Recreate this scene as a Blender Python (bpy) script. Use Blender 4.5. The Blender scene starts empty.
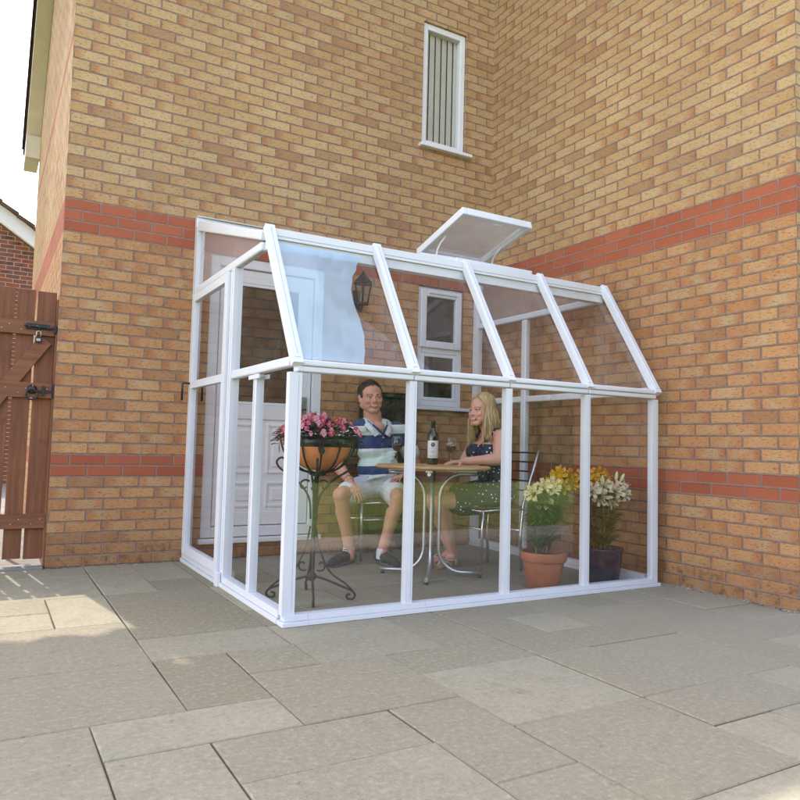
import bpy, math, random
from mathutils import Vector, Matrix
random.seed(7)
S = bpy.context.scene
COL = S.collection
V = Vector
PI = math.pi
def R(d): return math.radians(d)

# ------------------------------------------------------------------ mesh builder
class MB:
    def __init__(s): s.v=[]; s.f=[]; s.mi=[]; s.uv=[]; s.sm=[]
    def face(s, idx, m=0, uv=None, sm=False):
        s.f.append(tuple(idx)); s.mi.append(m); s.uv.append(uv); s.sm.append(sm)
    def quad(s, pts, m=0, uv=None, sm=False):
        n=len(s.v); s.v += [tuple(p) for p in pts]; s.face(range(n,n+len(pts)), m, uv, sm); return s
    def box(s, a, b, m=0, mat=None):
        x0,x1=sorted((a[0],b[0])); y0,y1=sorted((a[1],b[1])); z0,z1=sorted((a[2],b[2]))
        P=[(x0,y0,z0),(x1,y0,z0),(x1,y1,z0),(x0,y1,z0),(x0,y0,z1),(x1,y0,z1),(x1,y1,z1),(x0,y1,z1)]
        if mat is not None: P=[tuple(mat@V(p)) for p in P]
        n=len(s.v); s.v+=P
        for q in ((3,2,1,0),(4,5,6,7),(0,1,5,4),(1,2,6,5),(2,3,7,6),(3,0,4,7)): s.face([n+i for i in q],m)
        return s
    def bar(s, p, q, w, h, up=(0,0,1), m=0):
        """rectangular bar from p to q, w across, h along 'up'"""
        p=V(p); q=V(q); d=(q-p); L=d.length; d.normalize(); up=V(up)
        x=d.cross(up)
        if x.length<1e-5: x=d.cross(V((1,0,0)))
        x.normalize(); u=x.cross(d).normalized()
        M=Matrix(((x.x,d.x,u.x,p.x),(x.y,d.y,u.y,p.y),(x.z,d.z,u.z,p.z),(0,0,0,1)))
        return s.box((-w/2,0,-h/2),(w/2,L,h/2),m,M)
    def tube(s, pts, r, n=8, m=0, caps=True, sm=True, closed=False):
        pts=[V(p) for p in pts]; k=len(pts)
        rr = r if isinstance(r,(list,tuple)) else [r]*k
        t0=(pts[1]-pts[0]).normalized(); a=V((0,0,1)) if abs(t0.z)<.9 else V((1,0,0))
        nx=t0.cross(a).normalized(); base=len(s.v)
        for i,p in enumerate(pts):
            if closed: t=(pts[(i+1)%k]-pts[i-1]).normalized()
            elif i==0: t=t0
            elif i==k-1: t=(pts[i]-pts[i-1]).normalized()
            else: t=((pts[i+1]-p).normalized()+(p-pts[i-1]).normalized()).normalized()
            nx=(nx-t*nx.dot(t))
            nx = nx.normalized() if nx.length>1e-6 else t.orthogonal().normalized()
            ny=t.cross(nx)
            for j in range(n):
                an=2*PI*j/n; s.v.append(tuple(p+nx*(rr[i]*math.cos(an))+ny*(rr[i]*math.sin(an))))
        rng = k if closed else k-1
        for i in range(rng):
            for j in range(n):
                A=base+i*n+j; B=base+i*n+(j+1)%n; i2=(i+1)%k
                s.face((A,B,base+i2*n+(j+1)%n,base+i2*n+j),m,None,sm)
        if caps and not closed:
            s.face([base+j for j in range(n)][::-1],m); s.face([base+(k-1)*n+j for j in range(n)],m)
        return s
    def lathe(s, prof, c=(0,0,0), n=32, m=0, sm=True, mat=None):
        base=len(s.v); k=len(prof)
        for (r,z) in prof:
            for j in range(n):
                a=2*PI*j/n; p=V((c[0]+r*math.cos(a),c[1]+r*math.sin(a),c[2]+z))
                s.v.append(tuple(mat@p) if mat is not None else tuple(p))
        for i in range(k-1):
            for j in range(n):
                s.face((base+i*n+j,base+i*n+(j+1)%n,base+(i+1)*n+(j+1)%n,base+(i+1)*n+j),m,None,sm)
        return s
    def ball(s, c, r, n=12, k=8, m=0, mat=None):
        if not isinstance(r,(tuple,list)): r=(r,r,r)
        base=len(s.v); c=V(c)
        for i in range(k+1):
            th=PI*i/k
            for j in range(n):
                a=2*PI*j/n
                p=V((r[0]*math.sin(th)*math.cos(a),r[1]*math.sin(th)*math.sin(a),r[2]*math.cos(th)))
                if mat is not None: p=mat@p
                s.v.append(tuple(c+p))
        for i in range(k):
            for j in range(n):
                s.face((base+i*n+j,base+(i+1)*n+j,base+(i+1)*n+(j+1)%n,base+i*n+(j+1)%n),m,None,True)
        return s
    def capsule(s, p, q, r0, r1, n=16):
        """tapered limb with round ends (overlapping pieces, merged by remeshing)"""
        p=V(p); q=V(q); d=(q-p); L=d.length; d=d/L if L>0 else V((0,0,1))
        pts=[];rr=[]
        for i in range(7):
            a=PI/2*(1-i/6); pts.append(p-d*(r0*math.sin(a))); rr.append(max(r0*math.cos(a),.0004))
        for i in range(7):
            a=PI/2*(i/6); pts.append(q+d*(r1*math.sin(a))); rr.append(max(r1*math.cos(a),.0004))
        return s.tube(pts,rr,n)
    def build(s, name, mats, parent=None, origin=(0,0,0), bevel=0, seg=2, sub=0):
        me=bpy.data.meshes.new(name); o=V(origin)
        me.from_pydata([tuple(V(p)-o) for p in s.v],[],s.f)
        if not isinstance(mats,(list,tuple)): mats=[mats]
        for mm in mats: me.materials.append(mm)
        me.polygons.foreach_set('material_index',s.mi)
        me.polygons.foreach_set('use_smooth',s.sm)
        if any(u is not None for u in s.uv):
            ul=me.uv_layers.new(name='UVMap'); li=0
            for pi,u in enumerate(s.uv):
                for j in range(len(s.f[pi])):
                    if u is not None: ul.data[li].uv=u[j]
                    li+=1
        me.update()
        ob=bpy.data.objects.new(name,me); COL.objects.link(ob)
        if parent is not None: ob.parent=parent
        else: ob.location=o
        if bevel:
            md=ob.modifiers.new('bevel','BEVEL'); md.width=bevel; md.segments=seg; md.limit_method='ANGLE'; md.angle_limit=R(40)
        if sub:
            md=ob.modifiers.new('sub','SUBSURF'); md.levels=sub; md.render_levels=sub
        return ob

def tag(o,label=None,cat=None,group=None,kind=None):
    if label: o['label']=label
    if cat: o['category']=cat
    if group: o['group']=group
    if kind: o['kind']=kind
    return o
def thing(name,label,cat,loc=(0,0,0),rz=0,group=None):
    o=bpy.data.objects.new(name,None); COL.objects.link(o); o.empty_display_size=.1
    o.location=loc; o.rotation_euler=(0,0,rz)
    return tag(o,label,cat,group)
def copy_tree(o,parent=None):
    c=o.copy(); COL.objects.link(c); c.parent=parent
    for ch in list(o.children): copy_tree(ch,c)
    return c
def remesh(mb,voxel,smooth=6,fac=.5):
    """fuse overlapping pieces into one continuous surface"""
    me=bpy.data.meshes.new('tmp'); me.from_pydata(mb.v,[],mb.f); me.update()
    ob=bpy.data.objects.new('tmp',me); COL.objects.link(ob)
    md=ob.modifiers.new('r','REMESH'); md.mode='VOXEL'; md.voxel_size=voxel; md.use_smooth_shade=True
    if smooth:
        m2=ob.modifiers.new('s','SMOOTH'); m2.factor=fac; m2.iterations=smooth
    dg=bpy.context.evaluated_depsgraph_get(); ev=ob.evaluated_get(dg)
    out=bpy.data.meshes.new_from_object(ev)
    bpy.data.objects.remove(ob); bpy.data.meshes.remove(me)
    return out
def link_mesh(name,me,mats,parent,origin=(0,0,0)):
    me.transform(Matrix.Translation(-V(origin)))
    me.materials.clear()
    for m in (mats if isinstance(mats,(list,tuple)) else [mats]): me.materials.append(m)
    ob=bpy.data.objects.new(name,me); COL.objects.link(ob); ob.parent=parent; me.name=name
    return ob

# ------------------------------------------------------------------ materials
def nt(name):
    m=bpy.data.materials.new(name); m.use_nodes=True; t=m.node_tree; t.nodes.clear()
    return m,t
class N:
    def __init__(s,t): s.t=t
    def n(s,ty,**k):
        nd=s.t.nodes.new(ty)
        for a,b in k.items(): setattr(nd,a,b)
        return nd
    def l(s,a,b): s.t.links.new(a,b)
    def set(s,sock,v):
        if isinstance(v,bpy.types.NodeSocket): s.l(v,sock)
        else: sock.default_value=v
    def math(s,op,a,b=0.0,c=0.0,clamp=False):
        nd=s.n('ShaderNodeMath',operation=op); nd.use_clamp=clamp
        s.set(nd.inputs[0],a); s.set(nd.inputs[1],b)
        if len(nd.inputs)>2: s.set(nd.inputs[2],c)
        return nd.outputs[0]
    def mix(s,f,a,b,bt='MIX'):
        nd=s.n('ShaderNodeMix',data_type='RGBA',blend_type=bt); nd.clamp_factor=True
        s.set(nd.inputs[0],f); s.set(nd.inputs[6],rgba(a)); s.set(nd.inputs[7],rgba(b)); return nd.outputs[2]
    def noise(s,vec,scale,detail=4,rough=.55,dim='3D'):
        nd=s.n('ShaderNodeTexNoise',noise_dimensions=dim); s.l(vec,nd.inputs['Vector'])
        nd.inputs['Scale'].default_value=scale; nd.inputs['Detail'].default_value=detail; nd.inputs['Roughness'].default_value=rough
        return nd.outputs['Fac']
    def ramp(s,f,lo,hi):
        nd=s.n('ShaderNodeMapRange'); s.l(f,nd.inputs[0]); nd.inputs[1].default_value=lo; nd.inputs[2].default_value=hi; nd.clamp=True
        return nd.outputs[0]
    def step(s,x,lo,hi):   # smooth 0..1
        nd=s.n('ShaderNodeMapRange',interpolation_type='SMOOTHSTEP'); s.l(x,nd.inputs[0])
        nd.inputs[1].default_value=lo; nd.inputs[2].default_value=hi; return nd.outputs[0]
    def obj(s): return s.n('ShaderNodeTexCoord').outputs['Object']
    def pos(s): return s.n('ShaderNodeNewGeometry').outputs['Position']
    def bump(s,h,strength,dist):
        nd=s.n('ShaderNodeBump'); s.l(h,nd.inputs['Height']); nd.inputs['Strength'].default_value=strength; nd.inputs['Distance'].default_value=dist
        return nd.outputs[0]
    def out(s,sh):
        o=s.n('ShaderNodeOutputMaterial'); s.l(sh,o.inputs[0])
def rgba(c):
    if isinstance(c,(tuple,list)) and len(c)==3: return (*c,1)
    return c
def mat(name,col,rough=.6,metal=0,var=.12,scale=8,bump=0,bscale=60,col2=None,spec=.5,trans=0,coat=0):
    m,t=nt(name); g=N(t); p=g.n('ShaderNodeBsdfPrincipled')
    o=g.obj(); f=g.ramp(g.noise(o,scale,5),.3,.7)
    c2=col2 if col2 else tuple(c*(1-2*var) for c in col)
    c1=col if col2 else tuple(min(1,c*(1+var*.6)) for c in col)
    g.l(g.mix(f,c2,c1),p.inputs['Base Color'])
    rr=g.n('ShaderNodeMapRange'); g.l(g.noise(o,scale*2.3,3),rr.inputs[0]); rr.inputs[3].default_value=max(.02,rough-.08); rr.inputs[4].default_value=min(1,rough+.08)
    g.l(rr.outputs[0],p.inputs['Roughness'])
    p.inputs['Metallic'].default_value=metal; p.inputs['Specular IOR Level'].default_value=spec
    p.inputs['Coat Weight'].default_value=coat
    if bump: g.l(g.bump(g.noise(o,bscale,4),.6,bump),p.inputs['Normal'])
    sh=p.outputs[0]
    if trans:
        tr=g.n('ShaderNodeBsdfTranslucent'); g.l(g.mix(f,c2,c1),tr.inputs[0])
        ms=g.n('ShaderNodeMixShader'); ms.inputs[0].default_value=trans; g.l(sh,ms.inputs[1]); g.l(tr.outputs[0],ms.inputs[2]); sh=ms.outputs[0]
    g.out(sh); return m

def brick_mat(name,buff=True,soldier=False,top_band=False):
    """running-bond brickwork laid out in metres on the wall's own UVs"""
    m,t=nt(name); g=N(t)
    uv=g.n('ShaderNodeUVMap',uv_map='UVMap').outputs[0]
    sp=g.n('ShaderNodeSeparateXYZ'); g.l(uv,sp.inputs[0]); u,v=sp.outputs[0],sp.outputs[1]
    wob=g.noise(uv,2.2,2)
    v=g.math('ADD',v,g.math('MULTIPLY',g.math('SUBTRACT',wob,.5),.006))
    u=g.math('ADD',u,g.math('MULTIPLY',g.math('SUBTRACT',g.noise(uv,3.1,2),.5),.008))
    if soldier: u,v=v,u; BW,BH=.225,.075
    else: BW,BH=.225,.075
    row=g.math('FLOOR',g.math('DIVIDE',v,BH))
    off=g.math('MULTIPLY',g.math('MODULO',g.math('ADD',row,1000),2),0 if soldier else .5)
    un=g.math('ADD',g.math('DIVIDE',u,BW),off)
    # small random shift of each row's perpend
    wr=g.n('ShaderNodeTexWhiteNoise',noise_dimensions='1D'); g.l(row,wr.inputs['W'])
    un=g.math('ADD',un,g.math('MULTIPLY',g.math('SUBTRACT',wr.outputs[0],.5),.06))
    cell=g.math('FLOOR',un)
    fu=g.math('SUBTRACT',un,cell); fv=g.math('SUBTRACT',g.math('DIVIDE',v,BH),row)
    du=g.math('MULTIPLY',g.math('MINIMUM',fu,g.math('SUBTRACT',1,fu)),BW)
    dv=g.math('MULTIPLY',g.math('MINIMUM',fv,g.math('SUBTRACT',1,fv)),BH)
    edge=g.math('MINIMUM',du,dv)
    edge=g.math('ADD',edge,g.math('MULTIPLY',g.math('SUBTRACT',g.noise(uv,60,3),.5),.006))
    face=g.step(edge,.0038,.0075)               # 0 mortar, 1 brick
    cb=g.n('ShaderNodeCombineXYZ'); g.l(cell,cb.inputs[0]); g.l(row,cb.inputs[1])
    wn=g.n('ShaderNodeTexWhiteNoise',noise_dimensions='2D'); g.l(cb.outputs[0],wn.inputs['Vector'])
    r1=wn.outputs['Value']; sc=g.n('ShaderNodeSeparateColor'); g.l(wn.outputs['Color'],sc.inputs[0]); r2,r3=sc.outputs[1],sc.outputs[2]
    fine=g.noise(uv,90,5,.65); blot=g.noise(uv,11,3)
    str_=g.n('ShaderNodeMapping'); g.l(uv,str_.inputs[0]); str_.inputs['Scale'].default_value=(1,3.2,1)
    drag=g.noise(str_.outputs[0],34,4,.6)
    if buff:
        hi=g.step(sp.outputs[1],2.3,2.7)        # brighter light above the upper band painted in as paler, yellower brick
        a=g.mix(r1,(.52,.245,.105),(.60,.335,.155))
        b=g.mix(r1,(.52,.325,.155),(.60,.425,.23))
        base=g.mix(hi,a,b)
        # grey-yellow flashed heart and burnt ends, differing brick to brick
        heart=g.math('MULTIPLY',g.step(du,.02,.075),g.step(blot,.35,.65))
        base=g.mix(g.math('MULTIPLY',heart,g.math('MULTIPLY',r2,.85)),base,(.54,.40,.23))
        endm=g.math('MULTIPLY',g.math('SUBTRACT',1,g.step(g.math('MULTIPLY',fu,BW),.01,.09)),r3)
        base=g.mix(g.math('MULTIPLY',endm,.75),base,(.42,.17,.08))
        dark=g.math('GREATER_THAN',g.math('FRACT',g.math('MULTIPLY',r1,7.31)),.93)
        base=g.mix(g.math('MULTIPLY',dark,.5),base,(.32,.16,.09))
        base=g.mix(g.math('MULTIPLY',g.step(drag,.545,.63),.6),base,(.22,.11,.06))
        # red bands
        if not soldier:
            def band(a,bb): return g.math('MULTIPLY',g.math('GREATER_THAN',row,a-.5),g.math('LESS_THAN',row,bb+.5))
            red=g.math('ADD',band(8,9),band(30,32))
            if top_band: red=g.math('ADD',red,band(48,48))
        rc=g.mix(r1,(.40,.115,.060),(.48,.15,.080))
        rc=g.mix(g.math('MULTIPLY',g.step(fine,.62,.72),.55),rc,(.13,.045,.03))
        base = rc if soldier else g.mix(red,base,rc)
    else:
        base=g.mix(g.step(r1,.3,.8),(.30,.10,.06),(.20,.088,.075))
        base=g.mix(g.math('MULTIPLY',g.step(blot,.5,.65),r2),base,(.085,.055,.065))
    base=g.mix(g.ramp(fine,.25,.75),g.mix(1,base,(.70,.67,.64),'MULTIPLY'),base)
    # damp, dirt and efflorescence near the paving
    low=g.math('SUBTRACT',1,g.step(g.math('ADD',sp.outputs[1],g.math('MULTIPLY',g.noise(uv,3.5,4),.35)),.10,.46))
    base=g.mix(g.math('MULTIPLY',low,.6),base,(.24,.125,.06)); grime=g.math('MULTIPLY',g.math('SUBTRACT',1,g.step(sp.outputs[1],.02,.26)),g.step(g.noise(uv,14,5,.65),.5,.66)); base=g.mix(g.math('MULTIPLY',grime,.75),base,(.075,.055,.04))
    vs=g.n('ShaderNodeMapping'); g.l(uv,vs.inputs[0]); vs.inputs['Scale'].default_value=(2.6,.35,1)
    base=g.mix(g.math('MULTIPLY',g.step(g.noise(vs.outputs[0],1.6,5,.6),.55,.75),.30),base,(.30,.21,.13))
    broad=g.ramp(g.noise(uv,.9,4),.3,.7)
    base=g.mix(broad,g.mix(1,base,(.83,.82,.83),'MULTIPLY'),base)
    mort=g.mix(g.ramp(g.noise(uv,25,4),.3,.7),(.18,.122,.095),(.275,.195,.158)) if buff else g.mix(fine,(.3,.27,.25),(.4,.36,.33))
    if buff and not soldier: mort=g.mix(g.math('MULTIPLY',red,.45),mort,(.28,.18,.15))
    col=g.mix(face,mort,base)
    p=g.n('ShaderNodeBsdfPrincipled'); g.l(col,p.inputs['Base Color']); p.inputs['Roughness'].default_value=.88; p.inputs['Specular IOR Level'].default_value=.25
    h=g.math('ADD',g.math('MULTIPLY',face,1.0),g.math('ADD',g.math('MULTIPLY',fine,.28),g.math('ADD',g.math('MULTIPLY',r2,.25),g.math('MULTIPLY',g.step(drag,.62,.72),-.35))))
    g.l(g.bump(h,.85,.005),p.inputs['Normal'])
    g.out(p.outputs[0]); return m

def glass_mat(name,base=.05,gain=1.0,haze=0.0,tint=(1,1,1),hazecol=(.8,.82,.85)):
    """thin pane: straight-through view plus a mirror reflection that grows toward grazing angles"""
    m,t=nt(name); g=N(t)
    lw=g.n('ShaderNodeLayerWeight'); lw.inputs[0].default_value=.5
    f=g.math('ADD',base,g.math('MULTIPLY',g.math('POWER',lw.outputs['Facing'],4.2),gain),clamp=True)
    tr=g.n('ShaderNodeBsdfTransparent'); tr.inputs[0].default_value=rgba(tint)
    gl=g.n('ShaderNodeBsdfGlossy'); gl.inputs['Roughness'].default_value=.012
    pp=g.pos(); g.l(g.bump(g.noise(pp,1.6,2),.10,.02),gl.inputs['Normal'])
    body=tr.outputs[0]
    if haze:
        d=g.n('ShaderNodeBsdfDiffuse'); d.inputs[0].default_value=rgba(hazecol)
        tl=g.n('ShaderNodeBsdfTranslucent'); tl.inputs[0].default_value=rgba(hazecol)
        dm=g.n('ShaderNodeMixShader'); dm.inputs[0].default_value=.5; g.l(d.outputs[0],dm.inputs[1]); g.l(tl.outputs[0],dm.inputs[2])
        mp=g.n('ShaderNodeMapping'); g.l(pp,mp.inputs[0]); mp.inputs['Scale'].default_value=(9,1.2,.8)
        hz=g.math('MULTIPLY',g.ramp(g.noise(mp.outputs[0],2.0,4),.25,.8),haze)
        mx=g.n('ShaderNodeMixShader'); g.l(hz,mx.inputs[0]); g.l(body,mx.inputs[1]); g.l(dm.outputs[0],mx.inputs[2]); body=mx.outputs[0]
    ms=g.n('ShaderNodeMixShader'); g.l(f,ms.inputs[0]); g.l(body,ms.inputs[1]); g.l(gl.outputs[0],ms.inputs[2])
    g.out(ms.outputs[0]); return m
def sheet_mat(name,col,opac,stripes=0,axis=1):
    """translucent plastic sheet"""
    m,t=nt(name); g=N(t); pp=g.pos()
    tr=g.n('ShaderNodeBsdfTransparent'); tr.inputs[0].default_value=(.96,.97,1,1)
    d=g.n('ShaderNodeBsdfDiffuse'); d.inputs[0].default_value=rgba(col)
    tl=g.n('ShaderNodeBsdfTranslucent'); tl.inputs[0].default_value=rgba(col)
    dm=g.n('ShaderNodeMixShader'); dm.inputs[0].default_value=.5; g.l(d.outputs[0],dm.inputs[1]); g.l(tl.outputs[0],dm.inputs[2])
    gl=g.n('ShaderNodeBsdfGlossy'); gl.inputs['Roughness'].default_value=.1
    f=g.math('ADD',opac*.93,g.math('MULTIPLY',g.step(g.noise(pp,2.6,2,.4),.45,.6),opac*.12))
    if stripes:
        sp=g.n('ShaderNodeSeparateXYZ'); g.l(pp,sp.inputs[0])
        w=g.math('SINE',g.math('MULTIPLY',sp.outputs[axis],stripes)); f=g.math('ADD',f,g.math('MULTIPLY',g.step(w,.6,1),.09))
    mx=g.n('ShaderNodeMixShader'); g.l(f,mx.inputs[0]); g.l(tr.outputs[0],mx.inputs[1]); g.l(dm.outputs[0],mx.inputs[2])
    lw=g.n('ShaderNodeLayerWeight'); lw.inputs[0].default_value=.5
    ff=g.math('ADD',.04,g.math('MULTIPLY',g.math('POWER',lw.outputs['Facing'],4),.7))
    ms=g.n('ShaderNodeMixShader'); g.l(ff,ms.inputs[0]); g.l(mx.outputs[0],ms.inputs[1]); g.l(gl.outputs[0],ms.inputs[2])
    g.out(ms.outputs[0]); return m
def wood_mat(name,c1,c2,axis='Z',scale=1.0,rough=.75):
    m,t=nt(name); g=N(t); o=g.pos(); mp=g.n('ShaderNodeMapping'); g.l(o,mp.inputs[0])
    sc={'Z':(14,14,.8),'X':(.8,14,14),'Y':(14,.8,14)}[axis]; mp.inputs['Scale'].default_value=tuple(x*scale for x in sc)
    gr=g.noise(mp.outputs[0],3,6,.65); f=g.ramp(gr,.25,.75)
    col=g.mix(f,c1,c2); col=g.mix(g.math('MULTIPLY',g.step(g.noise(o,7,3),.55,.75),.45),col,tuple(x*.55 for x in c1))
    p=g.n('ShaderNodeBsdfPrincipled'); g.l(col,p.inputs['Base Color']); p.inputs['Roughness'].default_value=rough
    g.l(g.bump(gr,.5,.004),p.inputs['Normal']); g.out(p.outputs[0]); return m

M={}
M['brick']=brick_mat('buff_brick'); M['brick_gable']=brick_mat('buff_brick_gable',top_band=True); M['soldier']=brick_mat('soldier_brick',soldier=True); M['brick_red']=brick_mat('red_brick',buff=False)
M['upvc']=mat('white_plastic',(.68,.695,.75),.32,var=.02,scale=5,spec=.5)
M['upvc_door']=mat('white_door_plastic',(.78,.79,.82),.4,var=.02)
M['gasket']=mat('grey_rubber_gasket',(.42,.42,.47),.7)
M['pane']=glass_mat('clear_glazing',.155,.95)
M['roof_pane']=glass_mat('clear_roof_sheet',.05,.55,.09)
M['gable_pane']=glass_mat('clear_gable_glazing',.075,.85)
M['sky_reflection']=sheet_mat('pale_blue_sky_reflection',(.60,.82,1.0),.62)  # reflected sky, put in as the sheet's colour
M['twinwall']=sheet_mat('frosted_twinwall_sheet',(.80,.74,.76),.42,stripes=420,axis=1)
M['lid_sheet']=sheet_mat('grey_translucent_sheet',(.58,.54,.50),.74)
M['black']=mat('black_satin_metal',(.018,.018,.02),.45,var=.2,spec=.5)
M['iron']=mat('black_wrought_iron',(.02,.02,.022),.5,.4,var=.25,scale=30,bump=.002,bscale=120)
M['black_plastic']=mat('black_plastic',(.014,.014,.016),.3)
M['chrome']=mat('brushed_steel_tube',(.62,.62,.64),.28,1,var=.06)
M['silver']=mat('silver_tube',(.55,.56,.60),.35,.9,var=.06)
M['terracotta']=mat('terracotta_clay',(.42,.135,.055),.8,var=.16,scale=6,bump=.002,bscale=40)
M['terra_bowl']=mat('terracotta_plastic',(.72,.26,.10),.55,var=.07,scale=5)
M['blue_glaze']=mat('dark_blue_glaze',(.004,.012,.062),.22,var=.3,scale=7,coat=.25,spec=.35)
M['soil']=mat('dark_soil',(.05,.032,.02),.95,var=.4,scale=40,bump=.01,bscale=50)
M['leaf_lily']=mat('lily_leaf_green',(.11,.22,.035),.5,var=.35,scale=16,trans=.25)
M['stem']=mat('green_stem',(.13,.20,.05),.55,var=.25,scale=20)
M['cream']=mat('cream_petal',(.92,.82,.45),.55,var=.12,scale=40,trans=.3)
M['white_petal']=mat('white_petal',(.85,.83,.62),.55,var=.1,scale=40,trans=.3)
M['orange']=mat('orange_petal',(1.0,.56,.012),.5,var=.2,scale=40,trans=.3)
M['bud']=mat('pale_bud',(.62,.66,.30),.5,var=.15,scale=30)
M['bud_orange']=mat('orange_bud',(.62,.25,.06),.5,var=.15,scale=30)
M['anther']=mat('brown_anther',(.28,.07,.01),.8)
M['beg_leaf']=mat('bronze_begonia_leaf',(.042,.014,.024),.35,var=.5,scale=25)
M['beg_leaf_g']=mat('green_begonia_leaf',(.06,.075,.03),.4,var=.4,scale=25)
M['beg_pink']=mat('pink_begonia_petal',(.66,.045,.21),.5,var=.18,scale=50,trans=.25)
M['beg_pale']=mat('pale_pink_begonia_petal',(.82,.30,.43),.5,var=.12,scale=50,trans=.25)
M['beg_red']=mat('red_begonia_petal',(.72,.05,.05),.5,var=.15,scale=50,trans=.25)
M['yellow']=mat('yellow_centre',(.85,.55,.03),.6)
M['tabletop']=wood_mat('pale_beech_top',(.46,.27,.11),(.60,.38,.17),'X',.6,.4)
M['gatewood']=wood_mat('brown_stained_timber',(.115,.038,.017),(.245,.098,.044),'Z')
M['gaterail']=wood_mat('brown_stained_rail',(.13,.045,.02),(.255,.105,.05),'X')
M['skin']=None
M['concrete']=mat('pale_concrete',(.24,.23,.205),.9,var=.15,scale=5,bump=.004)
M['rooftile']=mat('brown_roof_tile',(.115,.055,.038),.85,var=.3,scale=6,bump=.01,bscale=12)
M['soffit']=mat('cream_soffit',(.70,.67,.64),.6,var=.04)
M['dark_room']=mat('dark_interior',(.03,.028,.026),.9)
M['win_glass']=mat('dark_window_glass',(.018,.02,.022),.03,var=.2,spec=1.0)
M['blind']=mat('pale_grey_blind',(.60,.64,.60),.8,var=.05)
M['brass']=mat('brass',(.6,.42,.15),.35,1)
M['steel']=mat('steel',(.5,.5,.5),.3,1)
M['hedge']=mat('hedge_leaf',(.045,.085,.022),.6,var=.5,scale=3,trans=.15)
M['tree_leaf']=mat('tree_leaf',(.05,.10,.022),.55,var=.45,scale=2,trans=.3)
M['bark']=mat('bark',(.09,.065,.045),.9,var=.35,scale=10,bump=.02,bscale=18)

# paving: every flag gets its own tone from a mesh attribute
def paving_mat():
    m,t=nt('buff_paving'); g=N(t); o=g.pos()
    at=g.n('ShaderNodeAttribute',attribute_name='tone'); tone=at.outputs['Fac']
    fine=g.noise(o,150,3,.75); mid=g.noise(o,9,5,.6); big=g.noise(o,1.1,4); grit=g.noise(o,48,4,.7)
    
    c=g.mix(tone,(.235,.200,.130),(.325,.286,.198))
    c=g.mix(g.math('MULTIPLY',g.step(mid,.42,.72),.45),c,(.222,.196,.138))
    c=g.mix(g.math('MULTIPLY',g.step(big,.45,.7),.35),c,(.225,.208,.160))
    c=g.mix(g.math('MULTIPLY',g.step(fine,.60,.75),.6),c,(.44,.41,.32))
    c=g.mix(g.math('MULTIPLY',g.math('SUBTRACT',1,g.step(fine,.28,.42)),.6),c,(.085,.075,.056))
    c=g.mix(g.math('MULTIPLY',g.step(grit,.5,.68),.4),c,(.42,.385,.30)); c=g.mix(g.math('MULTIPLY',g.math('SUBTRACT',1,g.step(grit,.34,.48)),.32),c,(.17,.155,.115))
    c=g.mix(g.math('MULTIPLY',g.step(g.noise(o,3.3,6,.7),.60,.70),.42),c,(.17,.145,.095)); c=g.mix(g.math('MULTIPLY',g.step(g.noise(o,27,2,.5),.70,.74),.5),c,(.14,.125,.09))
    sp=g.n('ShaderNodeSeparateXYZ'); g.l(o,sp.inputs[0])      # greyer, older flags toward the right
    c=g.mix(g.math('MULTIPLY',g.step(sp.outputs[0],.6,3.4),.45),c,(.235,.222,.178))
    c=g.mix(g.math('SUBTRACT',1,g.step(sp.outputs[1],-4.4,-4.0)),c,(.50,.45,.34))  # outer flags coloured paler, sunlight put into the paving tone
    p=g.n('ShaderNodeBsdfPrincipled'); g.l(c,p.inputs['Base Color']); p.inputs['Roughness'].default_value=.93; p.inputs['Specular IOR Level'].default_value=.2
    h=g.math('ADD',g.math('ADD',g.math('MULTIPLY',fine,.7),g.math('MULTIPLY',grit,.5)),g.math('MULTIPLY',mid,.6)); g.l(g.bump(h,.55,.0045),p.inputs['Normal'])
    g.out(p.outputs[0]); return m
M['paving']=paving_mat()
M['joint']=mat('dark_sandy_joint',(.095,.08,.052),.95,scale=5,bump=.004,col2=(.055,.062,.022))
def lawn_mat():
    m,t=nt('mown_lawn'); g=N(t); o=g.pos()
    c=g.mix(g.ramp(g.noise(o,1.3,4),.3,.7),(.17,.23,.035),(.25,.31,.06))
    c=g.mix(g.math('MULTIPLY',g.noise(o,60,4),.4),c,(.09,.14,.02))
    p=g.n('ShaderNodeBsdfPrincipled'); g.l(c,p.inputs['Base Color']); p.inputs['Roughness'].default_value=.8
    g.l(g.bump(g.noise(o,90,4),.8,.03),p.inputs['Normal']); g.out(p.outputs[0]); return m
M['lawn']=lawn_mat()

def skin_mat(name,base,red,amt=.4):
    m,t=nt(name); g=N(t); o=g.obj()
    at=g.n('ShaderNodeAttribute',attribute_name='paint'); 
    c=g.mix(g.math('MULTIPLY',g.ramp(g.noise(o,14,4),.35,.7),amt),base,red)
    c=g.mix(at.outputs['Alpha'],c,at.outputs['Color'])
    p=g.n('ShaderNodeBsdfPrincipled'); g.l(c,p.inputs['Base Color']); p.inputs['Roughness'].default_value=.48
    p.inputs['Subsurface Weight'].default_value=.12; p.inputs['Subsurface Radius'].default_value=(.012,.004,.002); p.inputs['Subsurface Scale'].default_value=.5
    g.l(g.bump(g.noise(o,160,3),.25,.002),p.inputs['Normal']); g.out(p.outputs[0]); return m
M['skin_m']=skin_mat('tanned_skin',(.60,.30,.215),(.60,.235,.165))
M['skin_w']=skin_mat('fair_skin',(.66,.36,.265),(.66,.28,.205))
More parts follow.
